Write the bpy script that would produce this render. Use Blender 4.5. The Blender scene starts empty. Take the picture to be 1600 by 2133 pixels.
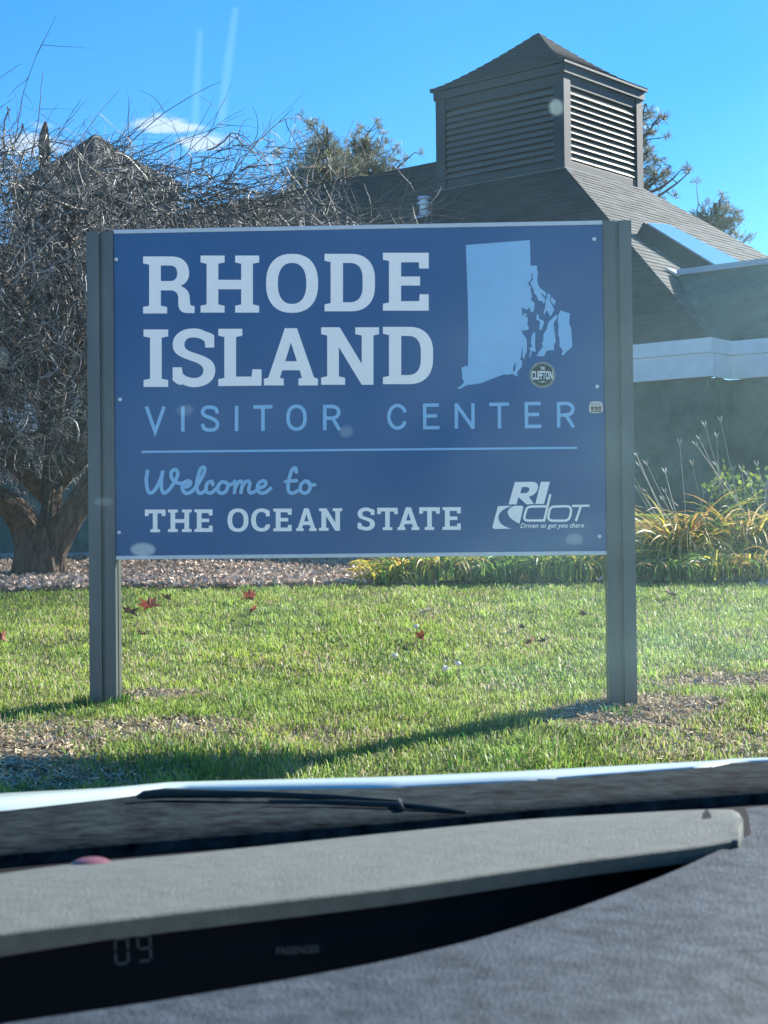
import bpy, bmesh, math, random
import numpy as np
from mathutils import Vector, Matrix
from mathutils.geometry import tessellate_polygon
rnd = random.Random(7); rng = np.random.default_rng(7)
S = bpy.context.scene
# ------------------------------------------------------------ camera
EZ = 0.82
PITCH = math.atan(63.5/3500); ROLL = 0.0105; F = 3500.0
fwd = Vector((0, math.cos(PITCH), math.sin(PITCH)))
up0 = Vector((0, -math.sin(PITCH), math.cos(PITCH)))
rt0 = Vector((1, 0, 0))
right = rt0*math.cos(ROLL) - up0*math.sin(ROLL)
upv = rt0*math.sin(ROLL) + up0*math.cos(ROLL)
EYE = Vector((0, 0, EZ))
cam = bpy.data.cameras.new('camera'); camo = bpy.data.objects.new('camera', cam); S.collection.objects.link(camo)
M = Matrix((right, upv, -fwd)).transposed().to_4x4(); M.translation = EYE
camo.matrix_world = M
cam.sensor_fit = 'VERTICAL'; cam.sensor_height = 36; cam.lens = 36*F/2133.0
cam.clip_start = 0.02; cam.clip_end = 3000
cam.dof.use_dof = True; cam.dof.focus_distance = 8.8; cam.dof.aperture_fstop = 20
S.camera = camo
# ------------------------------------------------------------ sky, sun, exposure
SUN_AZ, SUN_EL = math.radians(50), math.radians(27)      # azimuth from +Y towards +X
W = bpy.data.worlds.new('World'); S.world = W; W.use_nodes = True
nt = W.node_tree; nt.nodes.clear()
out = nt.nodes.new('ShaderNodeOutputWorld'); bg = nt.nodes.new('ShaderNodeBackground')
sky = nt.nodes.new('ShaderNodeTexSky'); sky.sky_type = 'NISHITA'; sky.sun_disc = False
sky.sun_elevation = SUN_EL; sky.sun_rotation = SUN_AZ
sky.air_density = 1.0; sky.dust_density = 0.0; sky.ozone_density = 6.0; sky.altitude = 300
bg.inputs[1].default_value = 0.083
# small wisps low in the sky
L = nt.links.new
hs = nt.nodes.new('ShaderNodeHueSaturation'); hs.inputs['Saturation'].default_value = 1.22; L(sky.outputs[0], hs.inputs['Color'])
tc = nt.nodes.new('ShaderNodeTexCoord'); mp = nt.nodes.new('ShaderNodeMapping'); mp.inputs['Scale'].default_value = (40, 40, 130)
nz = nt.nodes.new('ShaderNodeTexNoise'); nz.inputs['Scale'].default_value = 1.0; nz.inputs['Detail'].default_value = 7
L(tc.outputs['Generated'], mp.inputs[0]); L(mp.outputs[0], nz.inputs['Vector']); prev = hs.outputs[0]
for (px_, py_, wx_, wz_) in [(350, 262, .022, .006), (70, 296, .024, .008), (420, 295, .02, .005), (2300, 240, .05, .012), (-700, 250, .07, .014)]:
    d_ = (fwd + right*((px_-800)/F) - upv*((py_-1066.5)/F)).normalized()
    sb_ = nt.nodes.new('ShaderNodeVectorMath'); sb_.operation = 'SUBTRACT'; sb_.inputs[1].default_value = d_; L(tc.outputs['Generated'], sb_.inputs[0])
    mu_ = nt.nodes.new('ShaderNodeVectorMath'); mu_.operation = 'MULTIPLY'; mu_.inputs[1].default_value = (1/wx_, 1/wx_, 1/wz_); L(sb_.outputs[0], mu_.inputs[0])
    le_ = nt.nodes.new('ShaderNodeVectorMath'); le_.operation = 'LENGTH'; L(mu_.outputs[0], le_.inputs[0])
    ad_ = nt.nodes.new('ShaderNodeMath'); ad_.operation = 'MULTIPLY_ADD'; ad_.inputs[1].default_value = -2.6; L(nz.outputs[0], ad_.inputs[0]); L(le_.outputs['Value'], ad_.inputs[2])
    mr_ = nt.nodes.new('ShaderNodeMapRange'); mr_.interpolation_type = 'SMOOTHSTEP'; mr_.inputs['From Min'].default_value = -.95; mr_.inputs['From Max'].default_value = -.2; mr_.inputs['To Min'].default_value = .62; mr_.inputs['To Max'].default_value = 0
    L(ad_.outputs[0], mr_.inputs[0]); mx = nt.nodes.new('ShaderNodeMix'); mx.data_type = 'RGBA'; mx.inputs[7].default_value = (4.6, 5.0, 5.2, 1)
    L(mr_.outputs[0], mx.inputs[0]); L(prev, mx.inputs[6]); prev = mx.outputs[2]
L(prev, bg.inputs[0]); L(bg.outputs[0], out.inputs[0])
sl = bpy.data.lights.new('sun', 'SUN'); sl.energy = 4.7; sl.angle = math.radians(.53); sl.color = (1, .95, .86)
so = bpy.data.objects.new('sun', sl); S.collection.objects.link(so)
SUNV = Vector((math.sin(SUN_AZ)*math.cos(SUN_EL), math.cos(SUN_AZ)*math.cos(SUN_EL), math.sin(SUN_EL)))
so.rotation_euler = SUNV.to_track_quat('Z', 'Y').to_euler(); so.location = SUNV*50
S.view_settings.view_transform = 'Standard'; S.view_settings.look = 'None'
S.view_settings.exposure = 1.45; S.view_settings.gamma = 1.0; S.view_settings.use_curve_mapping = False
S.render.engine = 'CYCLES'
S.cycles.max_bounces = 8; S.cycles.transparent_max_bounces = 12; S.cycles.volume_bounces = 1
S.cycles.caustics_reflective = False; S.cycles.caustics_refractive = False; S.cycles.sample_clamp_indirect = 6

# ------------------------------------------------------------ measuring helpers (points of the real place seen along a line of sight)
def ray(px, py): return fwd + right*((px-800)/F) - upv*((py-1066.5)/F)
def at_y(px, py, d):
    r = ray(px, py); return EYE + r*(d/r.y)
def at_h(px, py, h):
    r = ray(px, py); return EYE + r*(-h/r.z)
def on_plane(px, py, p0, n):
    r = ray(px, py); return EYE + r*((p0-EYE).dot(n)/r.dot(n))
# ------------------------------------------------------------ materials
MATS = {}
def mat(name, col, rough=.6, var=0.0, vscale=8, bump=0, bscale=40, spec=.5, metal=0, attr=False, trans=0, coat=0, col2=None, stretch=None, detail=5):
    if name in MATS: return MATS[name]
    m = bpy.data.materials.new(name); m.use_nodes = True; n = m.node_tree; b = n.nodes['Principled BSDF']; k = n.links.new
    b.inputs['Roughness'].default_value = rough; b.inputs['Metallic'].default_value = metal
    b.inputs['Specular IOR Level'].default_value = spec; b.inputs['Coat Weight'].default_value = coat
    t = n.nodes.new('ShaderNodeTexCoord'); vec = t.outputs['Object']
    if stretch:
        mp = n.nodes.new('ShaderNodeMapping'); mp.inputs['Scale'].default_value = stretch; k(vec, mp.inputs[0]); vec = mp.outputs[0]
    colout = None
    if attr:
        a = n.nodes.new('ShaderNodeAttribute'); a.attribute_name = 'Col'; colout = a.outputs['Color']
    if var or col2:
        z = n.nodes.new('ShaderNodeTexNoise'); z.inputs['Scale'].default_value = vscale; z.inputs['Detail'].default_value = detail; z.inputs['Roughness'].default_value = .65
        k(vec, z.inputs['Vector'])
        r = n.nodes.new('ShaderNodeMapRange'); r.inputs['From Min'].default_value = .32; r.inputs['From Max'].default_value = .68
        k(z.outputs[0], r.inputs[0])
        x = n.nodes.new('ShaderNodeMix'); x.data_type = 'RGBA'; k(r.outputs[0], x.inputs[0])
        c2 = col2 or tuple(min(1, c*(1+var)) for c in col); c1 = col if col2 else tuple(c*(1-var) for c in col)
        if attr:
            x.blend_type = 'MULTIPLY'; x.inputs[0].default_value = 1
            y = n.nodes.new('ShaderNodeMapRange'); y.inputs['To Min'].default_value = 1-var; y.inputs['To Max'].default_value = 1+var
            k(z.outputs[0], y.inputs[0]); n.links.remove(x.inputs[0].links[0]); x.inputs[0].default_value = 1
            k(colout, x.inputs[6]); k(y.outputs[0], x.inputs[7])
        else:
            x.inputs[6].default_value = (*c1, 1); x.inputs[7].default_value = (*c2, 1)
        colout = x.outputs[2]
    if colout is not None: k(colout, b.inputs['Base Color'])
    else: b.inputs['Base Color'].default_value = (*col, 1)
    if bump:
        z2 = n.nodes.new('ShaderNodeTexNoise'); z2.inputs['Scale'].default_value = bscale; z2.inputs['Detail'].default_value = 6
        k(vec, z2.inputs['Vector']); bp = n.nodes.new('ShaderNodeBump'); bp.inputs['Strength'].default_value = bump; bp.inputs['Distance'].default_value = .01
        k(z2.outputs[0], bp.inputs['Height']); k(bp.outputs[0], b.inputs['Normal'])
    if trans:
        o = n.nodes['Material Output']; tl = n.nodes.new('ShaderNodeBsdfTranslucent'); ms = n.nodes.new('ShaderNodeMixShader'); ms.inputs[0].default_value = trans
        if colout is not None: k(colout, tl.inputs[0])
        else: tl.inputs[0].default_value = (*col, 1)
        k(b.outputs[0], ms.inputs[1]); k(tl.outputs[0], ms.inputs[2]); k(ms.outputs[0], o.inputs[0])
    MATS[name] = m; return m
# ------------------------------------------------------------ mesh helpers
def link(name, me, m=None, parent=None):
    o = bpy.data.objects.new(name, me); S.collection.objects.link(o)
    if m is not None and me is not None:
        if not me.materials: me.materials.append(m)
    if parent is not None: o.parent = parent
    return o
def tag(o, label=None, cat=None, group=None, kind=None):
    if label: o['label'] = label
    if cat: o['category'] = cat
    if group: o['group'] = group
    if kind: o['kind'] = kind
    return o
def empty(name, label, cat, loc=(0,0,0), group=None):
    o = bpy.data.objects.new(name, None); S.collection.objects.link(o); o.location = loc; o.empty_display_size = .1
    bpy.context.view_layer.update() if False else None
    return tag(o, label, cat, group)
class MB:
    def __init__(s): s.v = []; s.f = []; s.c = []
    def add(s, vs, fs, col=None):
        n = len(s.v); s.v += [tuple(v) for v in vs]; s.f += [tuple(i+n for i in f) for f in fs]
        s.c += [col or (1,1,1)]*len(vs)
    def box(s, a, b, col=None):
        x0,y0,z0 = a; x1,y1,z1 = b
        s.add([(x0,y0,z0),(x1,y0,z0),(x1,y1,z0),(x0,y1,z0),(x0,y0,z1),(x1,y0,z1),(x1,y1,z1),(x0,y1,z1)],
              [(0,3,2,1),(4,5,6,7),(0,1,5,4),(1,2,6,5),(2,3,7,6),(3,0,4,7)], col)
    def obox(s, o, ex, ey, ez, col=None):      # corner o, three edge vectors
        o = Vector(o); ex, ey, ez = Vector(ex), Vector(ey), Vector(ez)
        P = [o, o+ex, o+ex+ey, o+ey, o+ez, o+ex+ez, o+ex+ey+ez, o+ey+ez]
        fs = [(0,3,2,1),(4,5,6,7),(0,1,5,4),(1,2,6,5),(2,3,7,6),(3,0,4,7)]
        if ex.cross(ey).dot(ez) < 0: fs = [f[::-1] for f in fs]
        s.add(P, fs, col)
    def prism(s, poly, d, col=None):           # planar polygon and extrusion vector
        n = len(poly); d = Vector(d); P = [Vector(p) for p in poly]; nrm = Vector((0,0,0))
        for i in range(n): nrm += P[i].cross(P[(i+1) % n])
        if nrm.dot(d) > 0: P = P[::-1]
        s.add(P+[p+d for p in P], [tuple(range(n)), tuple(range(2*n-1, n-1, -1))]+[(i, i+n, (i+1) % n+n, (i+1) % n) for i in range(n)], col)
    def tube(s, pts, rads, sides=5, col=None, cap=True):
        pts = [Vector(p) for p in pts]; n = len(pts)
        if not hasattr(rads, '__len__'): rads = [rads]*n
        a = Vector((0,0,1)); vs = []; u = None
        for i, p in enumerate(pts):
            t = (pts[min(i+1,n-1)]-pts[max(i-1,0)]); t = t.normalized() if t.length > 1e-9 else Vector((0,0,1))
            if u is None: u = t.cross(Vector((.13,.31,.94))).normalized()
            else: u = (u - t*u.dot(t)).normalized()
            w = t.cross(u)
            for k in range(sides):
                g = 2*math.pi*k/sides; vs.append(p + (u*math.cos(g)+w*math.sin(g))*rads[i])
        fs = [(i*sides+k, i*sides+(k+1) % sides, (i+1)*sides+(k+1) % sides, (i+1)*sides+k) for i in range(n-1) for k in range(sides)]
        if cap: fs += [tuple(range(sides))[::-1], tuple((n-1)*sides+k for k in range(sides))]
        s.add(vs, fs, col)
    def build(s, name, m, parent=None, smooth=False, bevel=0):
        me = bpy.data.meshes.new(name); me.from_pydata(s.v, [], s.f)
        if any(c != (1,1,1) for c in s.c):
            at = me.color_attributes.new('Col', 'FLOAT_COLOR', 'POINT')
            at.data.foreach_set('color', np.array([(*c, 1) for c in s.c], dtype=np.float32).ravel())
        if smooth: me.polygons.foreach_set('use_smooth', [True]*len(me.polygons))
        me.update(); o = link(name, me, m, parent)
        if bevel:
            bm = o.modifiers.new('b', 'BEVEL'); bm.width = bevel; bm.segments = 2; bm.limit_method = 'ANGLE'
        return o
def np_mesh(name, V, Fq, cols, m, parent=None, smooth=False):
    """V n x 3, Fq m x k faces (k constant), cols n x 3"""
    me = bpy.data.meshes.new(name); V = np.asarray(V, np.float32); Fq = np.asarray(Fq, np.int32); k = Fq.shape[1]
    me.vertices.add(len(V)); me.vertices.foreach_set('co', V.ravel())
    me.loops.add(Fq.size); me.loops.foreach_set('vertex_index', Fq.ravel())
    me.polygons.add(len(Fq)); me.polygons.foreach_set('loop_start', np.arange(0, Fq.size, k, dtype=np.int32))
    if cols is not None:
        at = me.color_attributes.new('Col', 'FLOAT_COLOR', 'POINT')
        at.data.foreach_set('color', np.concatenate([np.asarray(cols, np.float32), np.ones((len(V), 1), np.float32)], 1).ravel())
    if smooth: me.polygons.foreach_set('use_smooth', np.ones(len(Fq), bool))
    me.update(calc_edges=True); me.validate()
    return link(name, me, m, parent)
def noise2(x, y, seed=0):
    """cheap smooth value noise, numpy"""
    x = np.asarray(x, float); y = np.asarray(y, float)
    xi = np.floor(x).astype(np.int64); yi = np.floor(y).astype(np.int64); xf = x-xi; yf = y-yi
    def h(a, b):
        n = (a*374761393 + b*668265263 + seed*974711) & 0xffffffff
        n = ((n ^ (n >> 13))*1274126177) & 0xffffffff
        return ((n ^ (n >> 16)) & 0xffff)/65535.0
    u = xf*xf*(3-2*xf); v = yf*yf*(3-2*yf)
    return (h(xi,yi)*(1-u)+h(xi+1,yi)*u)*(1-v)+(h(xi,yi+1)*(1-u)+h(xi+1,yi+1)*u)*v
def fbm(x, y, seed=0):
    return .5*noise2(x,y,seed)+.3*noise2(x*2.1,y*2.1,seed+1)+.2*noise2(x*4.3,y*4.3,seed+2)
# ------------------------------------------------------------ terrain
def sstep(a, b, t):
    t = np.clip((t-a)/(b-a), 0, 1); return t*t*(3-2*t)
def zg(x, y):
    x = np.asarray(x, float); y = np.asarray(y, float)
    z = .47*sstep(7.6, 15.2, y)*1.0
    z = z + .16*sstep(15, 20, y)
    t_ = np.clip(8.5-y, 0, 2.5); z = z - .13*(t_*t_/(t_+.35))*1.0
    z = z + (.05*(fbm(x*.5, y*.5, 3)-.5)+.03*(fbm(x*1.8, y*1.8, 5)-.5))*sstep(6.0, 6.5, y)*(1-sstep(19, 21, y))
    return z
def zgf(x, y): return float(zg(x, y))
def ground_hit(px, py):
    r = ray(px, py); t = 4.0
    while t < 60:
        p = EYE + r*t
        if p.z <= zgf(p.x, p.y): return p
        t += .01
    return p
LAWN_Y0 = 6.0
def lawn_edge(x):   # where lawn meets the mulch bed
    return 14.05 + .12*np.sin(np.asarray(x)*1.1+.6) - .28*sstep(-2.2, -4.0, np.asarray(x)*1.0)*0 - .9*np.clip((-np.asarray(x)-2.3)/2.5, 0, 1) - .35*np.clip((np.asarray(x)-2.2)/2, 0, 1)
xs = np.concatenate([[-400,-120,-40,-20,-12], np.arange(-9, 9.01, .15), [12,20,40,120,400]])
ys = np.concatenate([np.arange(LAWN_Y0, 22, .15), [24, 30, 45, 80, 200, 900]])
X, Y = np.meshgrid(xs, ys); Z = zg(X, Y)
V = np.stack([X, Y, Z], -1).reshape(-1, 3); nx = len(xs)
q = np.array([[j*nx+i, j*nx+i+1, (j+1)*nx+i+1, (j+1)*nx+i] for j in range(len(ys)-1) for i in range(nx-1)])
soil = mat('soil', (.055,.05,.025), 1, var=.5, vscale=6, bump=.8, bscale=30, col2=(.26,.21,.14))
np_mesh('lawn_ground', V, q, None, soil, smooth=True)['kind'] = 'structure'
asph = mat('pale_bounce_paving', (.50,.47,.42), .9, var=.1, vscale=30, bump=.5, bscale=200)  # unseen paving, its paleness picked to bounce sunlight onto the sign
mb = MB(); mb.add([(-400,-900,-.42),(400,-900,-.42),(400,LAWN_Y0-.15,-.42),(-400,LAWN_Y0-.15,-.42)], [(0,1,2,3)])
tag(mb.build('parking_lot', asph), kind='structure')
mb = MB()
for i in range(-12, 12):
    mb.box((i*2.0+.004, LAWN_Y0-.15, -.55), (i*2.0+1.996, LAWN_Y0, -.27))
tag(mb.build('kerb', mat('concrete', (.35,.34,.32), .9, var=.2, bump=.3), bevel=.01), kind='structure')
# mulch bed sheet + chips
gx = np.arange(-8, 9, .25); rows = []
for x in gx:
    e = float(lawn_edge(x)); rows.append([(x, y, zgf(x, y)+.012+.02*min(1, (y-e)*3)) for y in np.linspace(e, 20.6, 26)])
V = [p for r in rows for p in r]; q = [(i*26+j, (i+1)*26+j, (i+1)*26+j+1, i*26+j+1) for i in range(len(gx)-1) for j in range(25)]
mulch = mat('mulch', (.07,.045,.03), 1, col2=(.2,.15,.12), vscale=25, bump=1, bscale=60)
np_mesh('mulch_bed', V, q, None, mulch, smooth=True)['kind'] = 'structure'
def scatter_quads(n, pos, size, cols, tilt=.6, aspect=.45, bend=True):
    """n tilted little bent chips: 6 verts, 2 quads"""
    a = rng.uniform(0, 2*np.pi, n); u = np.stack([np.cos(a), np.sin(a), rng.normal(0, tilt, n)], 1); u /= np.linalg.norm(u, axis=1)[:,None]
    r = rng.normal(0, 1, (n, 3)); r[:,2] += 1.3
    w = np.cross(u, r); w /= np.linalg.norm(w, axis=1)[:,None]; nn = np.cross(u, w)
    s = size[:,None]; hw = w*s*aspect; hu = u*s
    V = np.stack([pos-hu-hw, pos-hw+nn*s*.25, pos+hu-hw, pos+hu+hw, pos+hw+nn*s*.25, pos-hu+hw], 1).reshape(-1, 3)
    b = (np.arange(n)*6)[:,None]
    Fq = np.concatenate([b+np.array([0,1,4,5]), b+np.array([1,2,3,4])], 0)
    return V, Fq, np.repeat(cols, 6, 0)
n = 60000
px = rng.uniform(-6.5, 6.5, n); px = px[(px < .0+.25*rng.normal(0,1,n)) | (rng.uniform(0,1,n) < .12)]; n = len(px); py = rng.uniform(0, 1, n)**1.3; e = lawn_edge(px); py = e-.02+py*(20.3-e)
pos = np.stack([px, py, zg(px, py)+.035+rng.uniform(0, .03, n)], 1)
g = rng.uniform(.35, 1.25, n)[:,None]; tint = np.array([[.62,.54,.46]])*(1-rng.uniform(0,.5,(n,1)))+np.array([[.42,.22,.13]])*rng.uniform(0,.5,(n,1))
V, q, c = scatter_quads(n, pos, rng.uniform(.012, .036, n), tint*g*1.15)
chipm = mat('wood_chip', (.4,.3,.25), .9, attr=True, trans=.12)
tag(np_mesh('wood_chips', V, q, c, chipm), 'loose brown and grey wood chips covering the bed behind the lawn', kind='stuff')
# ------------------------------------------------------------ grass
def bare(x, y):
    """0..1 how thin the turf is"""
    b = np.zeros_like(x)
    for (cx, cy, rx, ry, s) in BARE:
        d = ((x-cx)/rx)**2+((y-cy)/ry)**2 + (fbm(x*3, y*3, 11)-.5)*1.6
        b = np.maximum(b, s*np.clip(1.25-d, 0, 1))
    return b
BARE = []
for (px_, py_, rx, ry, s) in [(20,1560,.4,.6,1),(150,1530,.35,.25,.6),(330,1515,.45,.18,.85),(340,1450,.3,.18,.9),(470,1540,.35,.2,.5),(1290,1500,.38,.3,1.05),(1375,1475,.36,.42,1.0),(1550,1428,.55,.3,.9),(1500,1560,.5,.5,.55),(60,1625,.6,.2,1),(190,1600,.4,.2,.4),(620,1540,.5,.12,.35),(900,1440,.6,.16,.3)]:
    p = ground_hit(px_, py_); BARE.append((p.x, p.y, rx, ry, s))
def grass(n, y0, y1, xw, hmin, hmax, wid):
    y = rng.uniform(y0, y1, n); x = rng.uniform(-1, 1, n)*xw(y); e = lawn_edge(x)
    keep = (y < e+.03) & (rng.uniform(0, 1, n) > bare(x, y)*.97) & (rng.uniform(0,1,n) < .55+.9*fbm(x*2.5, y*2.5, 21))
    x = x[keep]; y = y[keep]; n = len(x); z = zg(x, y)
    pat = fbm(x*1.3, y*1.3, 31); fine = fbm(x*7, y*7, 41); b = bare(x, y)
    h = (hmin+(hmax-hmin)*rng.uniform(0,1,n)**1.5)*(.45+1.1*fine)*(1-.35*b)
    ang = rng.uniform(0, 2*np.pi, n)+.0; tf = noise2(x*3, y*3, 51)*6.28
    lean = rng.uniform(.2, 1.25, n)
    dx = np.cos(ang)*lean+.35*np.cos(tf); dy = np.sin(ang)*lean+.35*np.sin(tf)
    sa = rng.uniform(0, 2*np.pi, n); wx = np.cos(sa)*wid*rng.uniform(.7, 1.4, n); wy = np.sin(sa)*wid
    b0 = np.stack([x-wx, y-wy, z-.004], 1); b1 = np.stack([x+wx, y+wy, z-.004], 1)
    m = np.stack([x+dx*h*.35, y+dy*h*.35, z+h*.68], 1); sv = np.stack([wx, wy, 0*wx], 1)*.85
    t = np.stack([x+dx*h*.95, y+dy*h*.95, z+h*(1.0-.35*lean)], 1)
    V = np.stack([b0, b1, m+sv, m-sv, t], 1).reshape(-1, 3)
    i = (np.arange(n)*5)[:,None]
    tri = np.concatenate([i+np.array([0,1,2]), i+np.array([0,2,3]), i+np.array([3,2,4])], 0)
    dead = (rng.uniform(0,1,n) < .07+.5*b+.18*(pat > .6))
    col = np.stack([.115+.13*pat+.06*rng.uniform(0,1,n), .20+.12*pat+.06*rng.uniform(0,1,n), .045+.035*rng.uniform(0,1,n)], 1)
    dk = (.38+1.15*fine)[:,None]; col = col*dk*1.45
    dc = np.array([[.58,.49,.32]])*rng.uniform(.5, 1.1, (n,1)); col = np.where(dead[:,None], dc, col)
    return V, tri, np.repeat(col, 5, 0)
parts = [grass(130000, 6.02, 8.8, lambda y: .28*y+1.0, .024, .066, .0024),
         grass(170000, 8.8, 14.6, lambda y: .27*y+1.0, .022, .06, .0034)]
Vs, Fs, Cs, off = [], [], [], 0
for (v, f, c) in parts: Vs.append(v); Fs.append(f+off); Cs.append(c); off += len(v)
# taller unmown tufts round the post feet
def tuft(px_, py_, n, r, h):
    p = ground_hit(px_, py_); a = rng.uniform(0, 2*np.pi, n); rr = np.sqrt(rng.uniform(0,1,n))*r
    x = p.x+np.cos(a)*rr; y = p.y+np.sin(a)*rr*.8; z = zg(x, y); hh = h*rng.uniform(.5, 1.1, n); d = rng.uniform(.2, .9, n); aa = a+rng.normal(0, .8, n)
    w = .003; sa = rng.uniform(0, 6.28, n); wx = np.cos(sa)*w; wy = np.sin(sa)*w
    b0 = np.stack([x-wx, y-wy, z], 1); b1 = np.stack([x+wx, y+wy, z], 1); m = np.stack([x+np.cos(aa)*d*hh*.35, y+np.sin(aa)*d*hh*.35, z+hh*.65], 1); sv = np.stack([wx, wy, 0*wx], 1)*.8
    t = np.stack([x+np.cos(aa)*d*hh, y+np.sin(aa)*d*hh, z+hh*(1-.5*d)], 1)
    V = np.stack([b0, b1, m+sv, m-sv, t], 1).reshape(-1, 3); i = (np.arange(n)*5)[:,None]
    tri = np.concatenate([i+np.array([0,1,2]), i+np.array([0,2,3]), i+np.array([3,2,4])], 0)
    col = np.stack([rng.uniform(.07,.16,n), rng.uniform(.17,.30,n), rng.uniform(.03,.06,n)], 1)
    return V, tri, np.repeat(col, 5, 0)
for a in [(205,1478,160,.12,.09),(235,1470,120,.1,.10),(190,1490,90,.13,.08),(1295,1490,50,.09,.07),(440,1590,260,.4,.09),(980,1580,220,.45,.08),(1150,1590,200,.4,.08),(700,1600,200,.5,.07)]:
    v, f, c = tuft(*a); Vs.append(v); Fs.append(f+off); Cs.append(c); off += len(v)
grassm = mat('grass_blade', (.1,.2,.04), .5, attr=True, trans=.42, spec=.35)
tag(np_mesh('grass', np.concatenate(Vs), np.concatenate(Fs), np.concatenate(Cs), grassm), 'sunlit green lawn grass with worn tan patches round the sign', kind='stuff')
# thatch litter on the bare patches
pos = []
for (cx, cy, rx, ry, s) in BARE:
    k = int(2600*rx*ry*4*s); a = rng.uniform(0, 6.28, k); r = np.sqrt(rng.uniform(0, 1.3, k)); x = cx+np.cos(a)*r*rx; y = np.maximum(cy+np.sin(a)*r*ry, LAWN_Y0+.05)
    pos.append(np.stack([x, y, zg(x, y)+.006+rng.uniform(0,.012,k)], 1))
pos = np.concatenate(pos); n = len(pos)
V, q, c = scatter_quads(n, pos, rng.uniform(.008, .03, n), np.array([[.78,.64,.44]])*rng.uniform(.3, 1.1, (n,1)), tilt=.35, aspect=.16)
tag(np_mesh('dry_thatch_litter', V, q, c, chipm), 'dry tan thatch lying on worn bare patches of the lawn', kind='stuff')

# ------------------------------------------------------------ building frame (all directions shared by its walls)
u = Vector((-.76, .65, 0)).normalized(); v = Vector((.65, .76, 0)).normalized(); UP = Vector((0,0,1))
E = at_y(1478, 703, 21.0)                 # eave corner
Np = at_y(1176, 348, 27.0)                # near bottom corner of the louvred cupola, on the hip
n1 = (Np-E).cross(u).normalized(); n1 = n1 if n1.z > 0 else -n1
n2 = (Np-E).cross(v).normalized(); n2 = n2 if n2.z > 0 else -n2
bld = empty('visitor_building', 'dark shingled low building with pale fascia and tall louvred roof cupola behind the sign', 'building', (E.x, E.y, zgf(E.x, E.y)))
BL = Vector(bld.location)
def loc(p): return Vector(p)-BL
def bbuild(mb, name, m, parent=bld, **k):
    mb.v = [tuple(Vector(p)-BL) for p in mb.v]
    return mb.build(name, m, parent, **k)
darkwall = mat('dark_stucco_wall', (.105,.125,.10), .9, var=.4, vscale=4, bump=.35, bscale=60, detail=8)
shingle = mat('roof_shingle', (.13,.13,.12), .92, attr=True, var=.25, vscale=20, bump=.35, bscale=150)
charcoal = mat('charcoal_trim_paint', (.030,.045,.056), .6, var=.15, vscale=10, bump=.05, spec=.4)
slatm = mat('pale_louvre_slat', (.13,.145,.14), .3, var=.25, vscale=20, bump=.1, spec=.8)  # paler than the dark paint, so sun glare sits in the colour
fasc = mat('pale_fascia_paint', (.84,.86,.84), .6, var=.06, vscale=5, bump=.1)
flash = mat('galvanised_flashing', (.6,.63,.65), .35, metal=.6, var=.1)
def clip(poly, a, b, c):   # keep a*s+b*t<=c
    o = []; n = len(poly)
    for i in range(n):
        p, r = poly[i], poly[(i+1) % n]; dp = a*p[0]+b*p[1]-c; dr = a*r[0]+b*r[1]-c
        if dp <= 0: o.append(p)
        if dp*dr < 0:
            k = dp/(dp-dr); o.append((p[0]+(r[0]-p[0])*k, p[1]+(r[1]-p[1])*k))
    return o
def shingle_face(poly3, es, nrm, parent, base, expo=.135, tab=.31, drop=1):
    """roof slope: a base slab plus lapped courses, each course an object of individual tabs"""
    es = es.normalized(); et = nrm.cross(es).normalized()
    if et.z < 0: et = -et
    o = poly3[0]; P2 = [((p-o).dot(es), (p-o).dot(et)) for p in poly3]
    mb = MB(); mb.prism([p-nrm*.01 for p in poly3], -nrm*.12); slab = bbuild(mb, 'roof_slope', charcoal, parent)
    tmin = min(p[1] for p in P2); tmax = max(p[1] for p in P2); r = 0; t = tmin
    while t < tmax-.01:
        t1 = t+expo; strip = clip(clip(P2, 0, -1, -t), 0, 1, t1)
        if len(strip) >= 3:
            s0 = min(p[0] for p in strip); s1 = max(p[0] for p in strip); mb = MB(); s = s0-(r % 2)*tab*.5-rnd.random()*.1
            while s < s1:
                w = tab*rnd.uniform(.8, 1.2); q = clip(clip(strip, -1, 0, -s-.002), 1, 0, s+w-.002)
                if len(q) >= 3:
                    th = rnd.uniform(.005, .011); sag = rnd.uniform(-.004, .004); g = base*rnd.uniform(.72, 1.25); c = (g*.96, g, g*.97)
                    top = []; 
                    for (a, b) in q:
                        k = (t1-b)/expo; top.append(o+es*a+et*(b-(sag if k > .9 else 0))+nrm*(.001+th*k))
                    m_ = len(q); bot = [p_-nrm*(.001+th*(t1-b)/expo*.98) for p_, (a, b) in zip(top, q)]
                    A = (top[1]-top[0]).cross(top[2]-top[1]).dot(nrm)
                    idx = list(range(m_)) if A > 0 else list(range(m_))[::-1]
                    mb.add(top+bot, [tuple(idx)]+[(idx[i], idx[i]+m_, idx[(i+1) % m_]+m_, idx[(i+1) % m_])[::1] for i in range(m_)], c)
                s += w
            bbuild(mb, 'shingle_course', shingle, slab)
        t = t1; r += 1
    return slab
# slope over the long wall
Rp = on_plane(905, 338, E, n1)                         # a ridge point
sN = (at_y(909, 395, 28).x)                            # unused guide
def along(p, d, px, py_):                              # distance along d from p whose sight line has the column px
    lo, hi = 0, 12
    for _ in range(60):
        m_ = (lo+hi)/2; q = p+d*m_; w = q-EYE; x = 800+F*w.dot(right)/w.dot(fwd)
        if (x > px) == ((p-EYE).dot(right)/(p-EYE).dot(fwd)*F+800 > px): lo = m_
        else: hi = m_
    return lo
sl_ = along(Np, u, 909, 395); sr_ = along(Np, v, 1341, 392)
cc = Np+u*sl_/2+v*sr_/2
tR = (cc-Rp).dot(u); Rc = Rp+u*tR
far = 24.0
shingle_face([E, Np, Rc, Rp+u*far, E+u*far], u, n1, bld, .040)
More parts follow.
